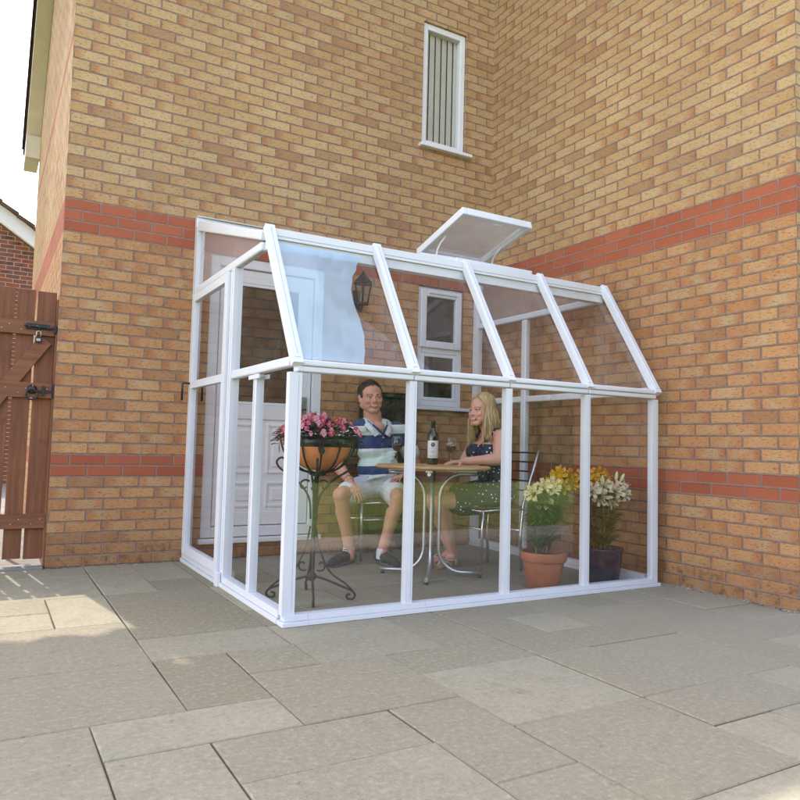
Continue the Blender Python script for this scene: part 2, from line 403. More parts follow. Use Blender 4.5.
def shirt_mat():
    m,t=nt('striped_polo_cotton'); g=N(t); o=g.pos(); sp=g.n('ShaderNodeSeparateXYZ'); g.l(o,sp.inputs[0])
    x,z=sp.outputs[0],sp.outputs[2]
    z=g.math('ADD',z,g.math('MULTIPLY',g.math('SUBTRACT',g.noise(o,4,2),.5),.02))
    z=g.math('SUBTRACT',z,g.math('MULTIPLY',g.math('SUBTRACT',x,2.25),.07))
    def band(a,b): return g.math('MULTIPLY',g.math('GREATER_THAN',z,a),g.math('LESS_THAN',z,b))
    mint=(.58,.70,.63); navy=(.018,.040,.135); white=(.78,.78,.82)
    c=g.mix(band(.838,.940),mint,navy); c=g.mix(band(.820,.838),c,white)
    c=g.mix(band(.640,.705),c,navy); c=g.mix(band(.624,.640),c,white)
    ax=g.math('ABSOLUTE',g.math('SUBTRACT',x,2.235))
    yoke=g.math('MULTIPLY',g.math('GREATER_THAN',ax,.115),g.math('GREATER_THAN',z,1.012))
    c=g.mix(yoke,c,navy)
    yl=g.math('MULTIPLY',g.math('GREATER_THAN',ax,.10),g.math('MULTIPLY',g.math('GREATER_THAN',z,1.0),g.math('LESS_THAN',z,1.012)))
    c=g.mix(yl,c,white)
    p=g.n('ShaderNodeBsdfPrincipled'); g.l(c,p.inputs['Base Color']); p.inputs['Roughness'].default_value=.85; p.inputs['Sheen Weight'].default_value=.15
    h=g.math('ADD',g.math('MULTIPLY',g.noise(o,9,3),1),g.math('MULTIPLY',g.noise(o,400,2),.05)); g.l(g.bump(h,.6,.03),p.inputs['Normal'])
    g.out(p.outputs[0]); return m
M['shirt']=shirt_mat()
def cloth(name,col,dots=False):
    m,t=nt(name); g=N(t); o=g.pos(); c=g.mix(g.ramp(g.noise(o,6,3),.3,.7),tuple(x*.85 for x in col),col)
    if dots:
        vo=g.n('ShaderNodeTexVoronoi',feature='F1'); g.l(o,vo.inputs['Vector']); vo.inputs['Scale'].default_value=34; vo.inputs['Randomness'].default_value=.55
        c=g.mix(g.math('LESS_THAN',vo.outputs['Distance'],.20),c,(.80,.80,.82))
    p=g.n('ShaderNodeBsdfPrincipled'); g.l(c,p.inputs['Base Color']); p.inputs['Roughness'].default_value=.85
    g.l(g.bump(g.noise(o,10,3),.7,.03),p.inputs['Normal']); g.out(p.outputs[0]); return m
M['shorts']=cloth('pale_lilac_white_cotton',(.70,.69,.76))
M['collar']=cloth('white_cotton',(.80,.80,.83)); M['navy']=cloth('navy_cotton',(.018,.04,.13))
M['dress']=cloth('navy_dotted_cotton',(.016,.02,.055),True)
M['shoe']=mat('black_trainer_mesh',(.020,.021,.025),.7,var=.3,scale=30,bump=.002)
M['sole']=mat('dark_grey_rubber',(.10,.10,.105),.8)
M['shoe_stripe']=mat('grey_trim',(.08,.08,.085),.7)
M['sock']=mat('white_sock',(.75,.75,.76),.9)
M['hair_m']=mat('short_dark_brown_hair',(.060,.040,.028),.5,var=.5,scale=60,bump=.006,bscale=130)
def hair_mat():
    m,t=nt('blonde_hair'); g=N(t); o=g.obj(); at=g.n('ShaderNodeAttribute',attribute_name='tone')
    c=g.mix(at.outputs['Fac'],(.22,.13,.055),(.74,.55,.28))
    p=g.n('ShaderNodeBsdfPrincipled'); g.l(c,p.inputs['Base Color']); p.inputs['Roughness'].default_value=.38; g.out(p.outputs[0]); return m
M['hair_w']=hair_mat()
M['sandal']=mat('cream_sandal_strap',(.72,.66,.52),.6,var=.1)
M['sandal_sole']=mat('tan_sandal_sole',(.30,.19,.11),.8)
M['bottle']=mat('dark_green_bottle_glass',(.012,.020,.008),.06,spec=.8,coat=.3)
M['capsule']=mat('black_foil',(.012,.012,.013),.3)
M['label']=mat('white_paper_label',(.78,.77,.76),.7,var=.03); M['ink']=mat('pale_grey_ink',(.52,.46,.46),.8); M['gold']=mat('bronze_print',(.10,.06,.025),.5)
M['wine']=mat('red_wine',(.045,.004,.008),.06,spec=.7)
M['wineglass']=glass_mat('clear_wine_glass',.07,.85)
M['water_glass']=M['wineglass']
M['wristband']=mat('yellow_silicone',(.85,.60,.02),.5); M['band_red']=mat('red_silicone',(.6,.05,.08),.5); M['band_blue']=mat('pale_blue_silicone',(.35,.55,.7),.5)
M['seat_slat']=mat('brown_seat_slat',(.22,.10,.05),.5,var=.2)
#=NEXT=
# ================================================================== SETTING
# ---- paving laid out as real flags on a 0.29 x 0.325 m module
def gx(i): return .23+.2915*i
GYL=[0,-.33,-.655,-.98,-1.305,-1.635,-1.965,-2.305,-2.61,-2.88,-3.15,-3.44,-3.73,-4.02,-4.31,-4.60,-4.90]
known=[(-4,0,0,1),(-3,0,1,3),(-4,-1,3,4),(-5,-1,4,5),(-1,0,3,5),(-2,0,5,7),
 (0,1,0,3),(1,2,0,2),(1,2,2,3),(0,2,3,4),(0,2,4,6),(0,2,6,7),(0,1,7,9),(-2,0,7,9),
 (2,4,6,7),(2,4,7,8),(1,3,8,10),(3,5,8,9),(4,5,6,8),(5,7,6,7),(5,6,7,9),(6,7,7,8),(7,8,6,8),(6,8,8,9),(5,6,9,11),(6,8,9,11),
 (8,9,6,7),(8,10,7,8),(8,10,8,10),(10,12,6,8),(10,12,8,9),(8,9,10,12),(9,10,10,11),(2,4,3,5),(4,6,3,4),(4,5,4,6),(2,3,5,6),(3,4,5,6),(5,7,4,6),(7,9,3,5),(7,8,5,6)]
i0,i1,j0,j1=-18,30,0,16
occ={}
flags=[]
def put(f):
    for i in range(f[0],f[1]):
        for j in range(f[2],f[3]):
            if (i,j) in occ: return False
    for i in range(f[0],f[1]):
        for j in range(f[2],f[3]): occ[(i,j)]=1
    flags.append(f); return True
for f in known: put(f)
rp=random.Random(3)
for j in range(j0,j1):
    for i in range(i0,i1):
        if (i,j) in occ: continue
        opts=[(2,2),(2,1),(1,2),(2,2),(3,2),(2,1)]; rp.shuffle(opts)
        for (a,b) in opts+[(1,1)]:
            if i+a<=i1 and j+b<=j1 and put((i,i+a,j,j+b)): break
pav=MB(); tones=[]
for (a,b,c,d) in flags:
    x0,x1,y1,y0=gx(a),gx(b),GYL[c],GYL[d]
    if x0>3.56 and y1>-2.85: continue
    g_=.0024; e=.004; dz=rp.uniform(-.0022,.0022)
    jx=[rp.uniform(-.002,.002) for _ in range(8)]
    o=[(x0+g_+jx[0],y0+g_+jx[1]),(x1-g_+jx[2],y0+g_+jx[3]),(x1-g_+jx[4],y1-g_+jx[5]),(x0+g_+jx[6],y1-g_+jx[7])]
    cx=sum(p[0] for p in o)/4; cy=sum(p[1] for p in o)/4
    inn=[(p[0]+(e if p[0]<cx else -e),p[1]+(e if p[1]<cy else -e)) for p in o]
    n=len(pav.v)
    pav.v+=[(x,y,-.03) for x,y in o]+[(x,y,-.0035+dz) for x,y in o]+[(x,y,dz) for x,y in inn]
    t=rp.random()
    fs=[(8,9,10,11)]
    for k in range(4):
        k2=(k+1)%4; fs+= [(k,k2,4+k2,4+k),(4+k,4+k2,8+k2,8+k)]
    for q in fs: pav.face([n+i for i in q]); tones.append(t)
po=pav.build('patio',M['paving']); po['kind']='structure'
at=po.data.attributes.new('tone','FLOAT','FACE'); at.data.foreach_set('value',tones)
jb=MB().quad([(-5,-4.9,-.0095),(9.2,-4.9,-.0095),(9.2,.0,-.0095),(-5,0,-.0095)]); o=jb.build('patio_bedding',M['joint']); o['kind']='structure'
gr=MB().quad([(-400,-400,-.06),(400,-400,-.06),(400,400,-.06),(-400,400,-.06)]); o=gr.build('ground',M['lawn']); o['kind']='structure'
lw=MB().quad([(-9,-13.2,-.02),(14,-13.2,-.02),(14,-4.9,-.02),(-9,-4.9,-.02)]); o=lw.build('lawn',M['lawn']); o['kind']='structure'
sp=MB().box((-3,.0,-.05),(-.003,14,-.012)); o=sp.build('side_path',M['concrete']); o['kind']='structure'

# ---- wall sheets with openings
def wall(mb,P,U0,U1,V0,V1,holes,uoff=0,depth=.09,inward=(0,1,0)):
    """P(u,v)->point; rectangular sheet with openings and brick reveals"""
    us=sorted({U0,U1,*[h[0] for h in holes],*[h[1] for h in holes]}); vs=sorted({V0,V1,*[h[2] for h in holes],*[h[3] for h in holes]})
    for a,b in zip(us,us[1:]):
        for c,d in zip(vs,vs[1:]):
            mu,mv=(a+b)/2,(c+d)/2
            if any(h[0]<mu<h[1] and h[2]<mv<h[3] for h in holes): continue
            mb.quad([P(a,c),P(b,c),P(b,d),P(a,d)],0,[(a+uoff,c),(b+uoff,c),(b+uoff,d),(a+uoff,d)])
    I=V(inward)*depth
    for (a,b,c,d) in holes:
        for (p,q) in (((a,c),(a,d)),((a,d),(b,d)),((b,d),(b,c)),((b,c),(a,c))):
            A,B=V(P(*p)),V(P(*q))
            mb.quad([A,B,B+I,A+I],0,[(p[0]+uoff,p[1]),(q[0]+uoff,q[1]),(q[0]+uoff+depth,q[1]+.0),(p[0]+uoff+depth,p[1])])
XC=3.557; WY=-2.886; TOP=6.75
DOOR=(1.0,1.92,.15,2.25); WIN=(2.80,3.275,1.20,2.25); UPW=(2.79,3.25,3.50,4.62)
house=thing('brick_house','two wing house of buff brick with red brick bands, behind and beside the white sunroom','house')
wb=MB()
wall(wb,lambda u,v:(u,0,v),0,XC,-.05,TOP,[DOOR,WIN,UPW])
YF=4.15
# left gable wall, its top following the roof
def gz(y): return 4.45+(YF-y)*.86 if y>1.2 else None
ridge=(1.05,4.45+(YF-1.05)*.86)
n=len(wb.v); gp=[(0,YF,-.05),(0,0,-.05),(0,0,TOP),(0,.0,TOP),(0,ridge[0],ridge[1]),(0,YF,4.45)]
wb.quad([gp[0],gp[1],gp[2],gp[4],gp[5]],1,[(p[1]+.1125,p[2]) for p in (gp[0],gp[1],gp[2],gp[4],gp[5])])
wall(wb,lambda u,v:(XC,WY+u,v),0,-WY,-.05,TOP,[],uoff=.1125)
wall(wb,lambda u,v:(XC+u,WY,v),0,5.5,-.05,TOP,[])
wb.quad([(0,YF,-.05),(9,YF,-.05),(9,YF,4.45),(0,YF,4.45)],0,[(0,0),(9,0),(9,4),(0,4)])
wb.build('wall',[M['brick'],M['brick_gable']],house)
# red soldier-course head over the kitchen window
so=MB(); so.quad([(2.62,-.004,2.253),(3.42,-.004,2.253),(3.42,-.004,2.472),(2.62,-.004,2.472)],0,[(2.62,2.25),(3.42,2.25),(3.42,2.475),(2.62,2.475)])
so.build('lintel',M['soldier'],house)
# roof
rf=MB(); Z0=TOP+.12
rf.quad([(-.17,-.36,Z0),(9,-.36,Z0),(9,ridge[0],ridge[1]+.12),(-.17,ridge[0],ridge[1]+.12)])
rf.quad([(-.17,ridge[0],ridge[1]+.12),(9,ridge[0],ridge[1]+.12),(9,YF+.35,4.45-.18),(-.17,YF+.35,4.45-.18)])
rf.quad([(-.17,-.36,Z0-.03),(9,-.36,Z0-.03),(9,0,TOP),(-.17,0,TOP)])
# wing gable roof
rf.quad([(XC-.3,WY-.2,TOP),(XC-.3,2,TOP),(6,2,9.0),(6,WY-.2,9.0)]); rf.quad([(9.0,WY-.2,TOP),(9.0,2,TOP),(6,2,9.0),(6,WY-.2,9.0)])
rf.quad([(XC,WY,TOP),(9,WY,TOP),(6,WY,9.0)])
rf.build('roof',M['rooftile'],house)
# verge and box end on the left gable
vg=MB()
def vpt(y,dz,x): return (x,y,4.45+(YF-y)*.86+dz)
for x0,x1,dz0,dz1 in ((-.15,0,-.10,-.085),):
    vg.quad([vpt(YF+.12,-.10,-.15),vpt(YF+.12,-.10,-.002),vpt(ridge[0],-.10,-.002),vpt(ridge[0],-.10,-.15)])
vg.quad([vpt(YF+.12,-.10,-.15),vpt(YF+.12,.08,-.15),vpt(ridge[0],.08,-.15),vpt(ridge[0],-.10,-.15)])
vg.box((-.152,YF-.12,4.10),(-.002,YF+.42,4.36))
vg.build('bargeboard',M['soffit'],house)
gt=MB(); gt.box((-.17,-.47,TOP+.0),(9,-.36,TOP+.1)); gt.build('gutter',M['black_plastic'],house)
gt=MB()
n_=14
for k in range(n_):
    y0=ridge[0]+(YF+.3-ridge[0])*k/n_; y1=ridge[0]+(YF+.3-ridge[0])*(k+1)/n_
    gt.quad([(-.185,y0,4.45+(YF-y0)*.86+.08),(-.185,y1,4.45+(YF-y1)*.86+.05),(-.185,y1,4.45+(YF-y1)*.86+.13),(-.185,y0,4.45+(YF-y0)*.86+.14)])
    gt.quad([(-.185,y0,4.45+(YF-y0)*.86+.14),(-.185,y1,4.45+(YF-y1)*.86+.13),(0,y1,4.45+(YF-y1)*.86+.13),(0,y0,4.45+(YF-y0)*.86+.14)])
gt.build('verge_tile',M['rooftile'],house)

def framed(mb,x0,x1,z0,z1,w,y0,y1):
    mb.box((x0,y0,z0),(x0+w,y1,z1)); mb.box((x1-w,y0,z0),(x1,y1,z1))
    mb.box((x0+w,y0,z0),(x1-w,y1,z0+w)); mb.box((x0+w,y0,z1-w),(x1-w,y1,z1))
# back door
x0,x1,z0,z1=DOOR
dr=MB(); framed(dr,x0+.002,x1-.002,z0+.002,z1-.002,.075,.012,.085)
door=dr.build('door',M['upvc_door'],house,bevel=.004)
dl=MB(); a,b=x0+.085,x1-.085; c,d=z0+.085,z1-.085
framed(dl,a,b,c,d,.10,.028,.075); dl.box((a+.1,.03,1.03),(b-.1,.073,1.14)); 
dl.box((a+.1,.042,c+.1),(b-.1,.066,1.03))
mid=(a+b)/2
for (p,q) in ((a+.13,mid-.03),(mid+.03,b-.13)):
    for (r,s_) in ((c+.13,.56),(.62,1.0)):
        framed(dl,p,q,r,s_,.022,.033,.045); dl.box((p+.05,.034,r+.05),(q-.05,.045,s_-.05))
dl.build('door_leaf',M['upvc_door'],door,bevel=.005)
dg=MB().box((a+.1,.046,1.14),(b-.1,.058,d-.1)); dg.build('door_glass',M['win_glass'],door)
gl_=MB(); framed(gl_,a+.1,b-.1,1.14,d-.1,.022,.03,.046); gl_.build('glazing_bead',M['upvc_door'],door,bevel=.004)
dh=MB(); dh.box((b-.075,.012,1.0),(b-.035,.028,1.22)); dh.tube([(b-.055,.02,1.12),(b-.055,-.02,1.12),(b-.17,-.022,1.12)],.009); dh.build('handle',M['steel'],door)
dt=MB().box((x0-.02,-.035,.112),(x1+.02,.06,.148)); dt.build('threshold',M['upvc_door'],door,bevel=.006)
# kitchen window
def window(h,transom=None,sill=.05,name='window'):
    x0,x1,z0,z1=h; w=MB(); framed(w,x0+.002,x1-.002,z0+.002,z1-.002,.055,.02,.085)
    if transom: w.box((x0+.057,.021,transom-.03),(x1-.057,.084,transom+.03))
    wo=w.build(name,M['upvc'],house,bevel=.006)
    s_=MB().box((x0-.03,-.055,z0-.03),(x1+.05,.03,z0)); s_.build('sill',M['upvc'],wo,bevel=.006)
    return wo
kw=window(WIN,1.70)
sa=MB(); framed(sa,2.825,3.25,1.715,2.225,.062,-.004,.05); sa.build('sash',M['upvc'],kw,bevel=.008)
MB().quad([(2.88,.03,1.77),(3.195,.03,1.77),(3.195,.03,2.17),(2.88,.03,2.17)]).build('pane',M['win_glass'],kw)
MB().quad([(2.85,.04,1.25),(3.225,.04,1.25),(3.225,.04,1.675),(2.85,.04,1.675)]).build('pane',M['win_glass'],kw)
fr=MB(); framed(fr,2.856,3.22,1.256,1.668,.03,.018,.05); fr.build('glazing_bead',M['upvc'],kw,bevel=.006)
tv=MB().box((2.90,-.016,2.19),(3.20,-.003,2.212)); tv.build('vent_strip',M['upvc'],kw,bevel=.004)
uw=window(UPW,None)
MB().quad([(2.845,.05,3.555),(3.195,.05,3.555),(3.195,.05,4.565),(2.845,.05,4.565)]).build('pane',M['pane'],uw)
bl=MB()
for k in range(6):
    xx=2.835+k*.064; bl.quad([(xx,.075,3.50),(xx+.062,.092,3.50),(xx+.062,.092,4.6),(xx,.075,4.6)])
bl.build('vertical_blind',M['blind'],uw)
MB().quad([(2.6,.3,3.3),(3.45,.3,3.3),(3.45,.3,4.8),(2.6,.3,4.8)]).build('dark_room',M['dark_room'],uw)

# unseen block added above the inner corner to shade the wing wall
dm=MB(); dm.box((2.15,-.015,TOP-.3),(XC+.6,2.4,10.2)); dm.build('shade_block',M['brick_red'],house)
# ---- neighbour's house beyond the gate
nb=thing('neighbour_house','red brick neighbour house with white bargeboard and brown tiled verge beyond the wooden gate','house',(-3,9,0))
apx=-4.0; sl=.675; ze=4.74
def nz(x): return ze-sl*(x+.381)
w=MB(); pts=[(1.6,9,-.05),(1.6,9,nz(1.6)-.2),(apx,9,nz(apx)-.2),(-9,9,nz(1.0)),(-9,9,-.05)]
w.quad(pts[::-1],0,[(p[0],p[2]) for p in pts[::-1]]); w.build('wall',M['brick_red'],nb,(-3,9,0))
b_=MB(); b_.bar((apx,8.9,nz(apx)-.03),(1.6,8.9,nz(1.6)-.03),.10,.24,(0,0,1)); b_.build('bargeboard',M['upvc'],nb,(-3,9,0))
r_=MB()
for k in range(22):
    xa=apx+k*.26; r_.bar((xa,8.92,nz(xa)+.135),(xa+.27,8.92,nz(xa+.27)+.165),.30,.055); 
r_.quad([(apx,8.85,nz(apx)+.15),(1.9,8.85,nz(1.9)+.15),(1.9,16,nz(1.9)+.15),(apx,16,nz(apx)+.15)]); r_.quad([(apx,8.85,nz(apx)+.15),(-9.5,8.85,1.6+ .6),(-9.5,16,2.2),(apx,16,nz(apx)+.15)])
r_.build('roof',M['rooftile'],nb,(-3,9,0))

# ---- gate
gate=thing('wooden_gate','brown stained boarded timber gate with gaps and diagonal brace against the house corner','gate',(-.5,.05,0))
GO=(-.5,.05,0)
bd=MB(); edges=[(-.125,-.012),(-.243,-.138),(-.355,-.258),(-.468,-.371),(-.58,-.484),(-.693,-.598),(-.806,-.71),(-.92,-.824)]
tp=[1.828,1.832,1.834,1.83,1.835,1.83,1.826,1.83]
for k,((a,b),t) in enumerate(zip(edges,tp)):
    l_=(-.006 if k%2 else .004)
    n=len(bd.v); bd.box((a,.055,.06+.005*(k%3)),(b,.075,t))
    for q in range(n,n+8):
        vx=bd.v[q]
        if vx[2]<1: bd.v[q]=(vx[0]-l_-.012*(1 if k in(1,2) else 0),vx[1],vx[2])
bd.build('boards',M['gatewood'],gate,GO,bevel=.003)
rl=MB()
for (z0_,z1_) in ((1.53,1.622),(1.115,1.213),(.262,.356)):
    rl=MB(); rl.box((-.93,.028,z0_),(-.016,.054,z1_))
    for (a,b) in edges:
        for q_ in (.28,.72): rl.ball((a+(b-a)*q_,.028,z0_+.03+.03*(q_>.5)),(.0035,.0015,.0035),6,4,1)
    rl.build('rail',[M['gaterail'],M['steel']],gate,GO,bevel=.003)
br=MB(); br.bar((-.068,.040,1.50),(-.52,.040,.82),.022,.088,(0,0,1)); 
br.build('brace',M['gaterail'],gate,GO,bevel=.003)
for q_ in (((-.012,.03,0),(.028,.095,1.78)),((-1.01,.03,0),(-.94,.1,1.9))):
    ps=MB(); ps.box(*q_); ps.build('post',M['gatewood'],gate,GO,bevel=.004)
bo=MB(); bo.box((-.19,.018,1.565),(-.045,.027,1.602)); bo.tube([(-.20,.010,1.585),(-.02,.010,1.578)],.0065)
for xx in (-.175,-.115,-.062): bo.box((xx,.004,1.57),(xx+.012,.02,1.598))
bo.box((-.024,.012,1.55),(-.008,.03,1.60)); bo.build('bolt',M['black'],gate,GO,bevel=.0015)
rg=MB(); 
rg.tube([(-.133+.034*math.cos(t),.010,1.135+.034*math.sin(t)) for t in [2*PI*k/20 for k in range(20)]],.006,8,closed=True)
rg.lathe([(0,0),(.028,.002),(.030,.008),(.012,.016),(0,.018)],(0,0,0),16,mat=Matrix.Translation((-.133,.028,1.168))@Matrix.Rotation(R(90),4,'X'))
rg.box((-.13,.014,1.152),(-.008,.022,1.166)); rg.box((-.074,.010,1.13),(-.060,.028,1.195)); rg.box((-.012,.012,1.115),(.006,.032,1.205))
rg.build('ring_latch',M['black'],gate,GO)
pk=thing('padlock','small steel and black padlock hanging from the bolt on the brown gate','padlock',(-.112,.006,1.50))
p_=MB(); p_.box((-.132,-.004,1.478),(-.092,.014,1.512)); p_.build('body',M['black'],pk,(-.112,.006,1.50),bevel=.004)
p_=MB(); p_.box((-.124,-.0065,1.486),(-.100,-.003,1.503)); p_.build('face_plate',M['steel'],pk,(-.112,.006,1.50),bevel=.001)
p_=MB(); p_.tube([(-.125,.005,1.51),(-.125,.005,1.54)]+[(-.112+.013*math.cos(t),.005,1.54+.013*math.sin(t)) for t in [PI-PI*k/8 for k in range(9)]]+[(-.099,.005,1.51)],.0035); p_.build('shackle',M['steel'],pk,(-.112,.006,1.50))
st=MB().box((-1.0,-.03,-.02),(-.012,.12,.018)); tag(st.build('gate_step',M['concrete'],bevel=.008),'pale grey concrete strip on the ground under the wooden gate','step')
# pole with orange band, seen through the gap in the gate
pl=thing('marker_pole','white pole with an orange band seen through the gap in the gate','pole',(-.16,.5,0))
q=MB(); q.tube([(-.20,.55,0),(-.13,.5,1.62)],.017,10); q.build('shaft',M['upvc'],pl,(-.16,.5,0))
q=MB(); q.tube([(-.149,.513,1.19),(-.144,.51,1.29)],.0185,10); q.build('band',mat('orange_plastic',(.8,.16,.02),.5),pl,(-.16,.5,0))

# ================================================================== SUNROOM
GX0,GX1,GD,HE,GT,HT,HW=.90,3.41,2.0,1.25,1.52,2.0,2.46
bx=[GX0,1.56,2.20,2.81,GX1]
sr=thing('sunroom','white framed glazed lean-to sunroom with an open roof vent against the brick house','sunroom',(GX0,0,0))
SO=(GX0,0,0); W=M['upvc']; G_=M['gasket']
def part(mb,name,mats=None,bevel=.006,seg=3): return mb.build(name,mats or [W,G_],sr,SO,bevel=bevel,seg=seg)
# base rails
b1=MB(); b1.box((GX0-.033,-GD-.040,0),(GX1+.033,-GD+.045,.020)); b1.box((GX0-.02,-GD-.024,.022),(GX1+.02,-GD+.03,.050)); b1.box((GX0,-GD-.034,.0195),(GX1,-GD-.02,.0225),1)
for k in range(5):
    xx=min(bx[k]+.10,GX1-.02); b1.box((xx,-GD-.0405,.002),(xx+.002,-GD-.03,.020),1); b1.box((xx,-GD-.0245,.022),(xx+.002,-GD-.02,.0505),1)
part(b1,'base_rail')
for X,s_ in ((GX0,-1),(GX1,1)):
    b1=MB(); b1.box((X-.036,-GD+.047,0),(X+.036,-.002,.024)); b1.box((X-.026,-GD+.047,.026),(X+.026,-.002,.062)); b1.box((X-.030,-GD+.1,.0235),(X+.030,-.01,.0265),1); part(b1,'base_rail')
# front posts
for k,X in enumerate(bx):
    p=MB(); w_=.022 if 0<k<3 else .021 if k==3 else .032 if k==0 else .025
    p.box((X-w_,-GD-.020,.050),(X+w_,-GD+.022,HE-.045)); p.box((X+w_*.45,-GD-.0208,.07),(X+w_*.45+.002,-GD-.02,HE-.06),1)
    part(p,'front_post',bevel=.014,seg=4)
# eave beams, one per bay
for a,b in zip(bx,bx[1:]):
    e=MB(); e.box((a+.002,-GD-.040,HE-.012),(b-.002,-GD+.035,HE+.018)); e.box((a+.002,-GD-.030,HE-.042),(b-.002,-GD+.03,HE-.0125)); part(e,'eave_beam',bevel=.008)
    e=MB(); e.box((a+.002,-GT-.045,HT-.028),(b-.002,-GT+.035,HT+.030)); e.box((a+.002,-GT-.03,HT-.082),(b-.002,-GT+.03,HT-.0285)); e.box((a+.002,-GT-.047,HT-.012),(b-.002,-GT-.03,HT-.009),1); part(e,'knee_beam',bevel=.008)
# rafters
dirl=V((0,GD-GT,HT-HE)).normalized(); nrm=V((0,-dirl.z,dirl.y))
diru=V((0,GT,HW-HT)).normalized(); nru=V((0,-diru.z,diru.y))
for k,X in enumerate(bx):
    p=MB(); A=V((X,-GD-.03,HE-.012)); B=V((X,-GT-.02,HT+.035))
    w_=.054 if k in(0,4) else .050
    p.bar(A+nrm*.004,B+nrm*.004,w_,.042,nrm); p.bar(A+nrm*.024+dirl*.03,B+nrm*.024-dirl*.01,.026,.010,nrm); p.bar(A+nrm*.0285+dirl*.05,B+nrm*.0285-dirl*.03,.003,.004,nrm,1)
    part(p,'rafter',bevel=.010)
    p=MB(); A=V((X,-GT+.036,HT+.005)); B=V((X,-.03,HW-.01)); p.bar(A,B,.05,.04,nru); part(p,'roof_bar',bevel=.008)
p=MB(); p.box((GX0-.03,-.055,HW-.05),(GX1+.03,-.002,HW+.02)); p.box((GX0-.03,-.075,HW+.021),(GX1+.03,-.002,HW+.028)); part(p,'wall_plate')
# gable ends
def gable(X,out,doored):
    for (y,w_,top) in ((-.034,.034,HW-.05),):
        p=MB(); p.box((X-.027,y-w_,.062),(X+.027,y+w_-.001,top)); p.box((X+out*.0285-.0005,y-.012,.1),(X+out*.0285+.0005,y-.008,top),1); part(p,'wall_post',bevel=.011)
    p=MB(); p.box((X-.024,-GT+.03,1.915),(X+.024,-.07,1.965)); part(p,'gable_rail',bevel=.010)
    p=MB(); p.bar((X,-GT+.03,HT+.0),(X,-.07,HW-.055),.052,.055,nru); part(p,'gable_rafter',bevel=.010)
    ys=(-1.0,-GD+.03)
    p=MB(); p.box((X-.024,ys[1],1.235),(X+.024,ys[0]-.03,1.285)); part(p,'gable_rail',bevel=.010)
    if doored:
        p=MB(); p.box((X-.027,-1.03,.062),(X+.027,-.965,1.913)); p.box((X-.0285,-1.0,.1),(X-.0265,-.996,1.9),1); part(p,'door_post',bevel=.011)
        p=MB(); p.box((X-.022,-1.50,.062),(X+.022,-1.445,1.233)); p.box((X-.024,-1.47,.1),(X-.021,-1.466,1.22),1); p.box((X-.032,-1.56,1.205),(X-.022,-1.39,1.228)); p.box((X+.022,-1.56,1.205),(X+.032,-1.39,1.228)); part(p,'mullion',bevel=.009)
        d=MB(); d.box((X-.045,-.14,.07),(X-.005,-.075,1.90)); d.box((X-.045,-.955,.07),(X-.005,-.89,1.90)); d.box((X-.043,-.889,.071),(X-.007,-.141,.13)); d.box((X-.043,-.889,1.845),(X-.007,-.141,1.899)); d.box((X-.043,-.889,1.225),(X-.007,-.141,1.275)); d.box((X-.0465,-.11,.12),(X-.044,-.106,1.88),1)
        dd=part(d,'door',bevel=.010)
        q=MB(); q.quad([(X-.025,-.89,.12),(X-.025,-.14,.12),(X-.025,-.14,1.24),(X-.025,-.89,1.24)]); q.build('pane',M['gable_pane'],dd,SO)
        q=MB(); q.quad([(X-.025,-.89,1.26),(X-.025,-.14,1.26),(X-.025,-.14,1.86),(X-.025,-.89,1.86)]); q.build('pane',M['gable_pane'],dd,SO)
        for sx in (-1,1):
            q=MB(); x_=X-.025+sx*.02; q.tube([(x_,-.107,1.262),(x_+sx*.045,-.107,1.262),(x_+sx*.05,-.107,1.255),(x_+sx*.05,-.107,1.14)],.008,8); q.build('handle',M['black_plastic'],dd,SO)
        q=MB(); q.box((X-.055,-1.0,.0),(X-.028,-.94,.085)); part(q,'hinge_block',bevel=.006)
        panes=[(-1.44,-1.03,.060,1.235),(-1.97,-1.50,.060,1.235)]
    else:
        p=MB(); p.box((X-.024,-.73,.062),(X+.024,-.67,1.913)); part(p,'mullion',bevel=.010)
        p=MB(); p.box((X-.0235,-.665,1.235),(X+.0235,-.07,1.285)); part(p,'gable_rail',bevel=.010)
        p=MB(); p.box((X-.0235,-1.028,1.235),(X+.0235,-.735,1.285)); part(p,'gable_rail',bevel=.010)
        panes=[(-.67,-.07,.060,1.235),(-.67,-.07,1.285,1.915),(-1.97,-.73,.060,1.235)]
    for (a,b,c,d) in panes:
        q=MB(); q.quad([(X,a,c),(X,b,c),(X,b,d),(X,a,d)]); q.build('pane',M['gable_pane'],sr,SO)
    yb=-1.03 if doored else -.73
    q=MB(); q.quad([(X,-GD+.03,1.285),(X,yb,1.285),(X,yb,1.915),(X,-GT-.06,1.915)]); q.build('pane',M['gable_pane'],sr,SO)
    q=MB(); q.quad([(X,-GT+.05,1.965),(X,-.07,1.965),(X,-.07,HW-.07),(X,-GT+.05,HT+.005)]); q.build('frosted_pane',M['twinwall'],sr,SO)
gable(GX0,-1,True); gable(GX1,1,False)
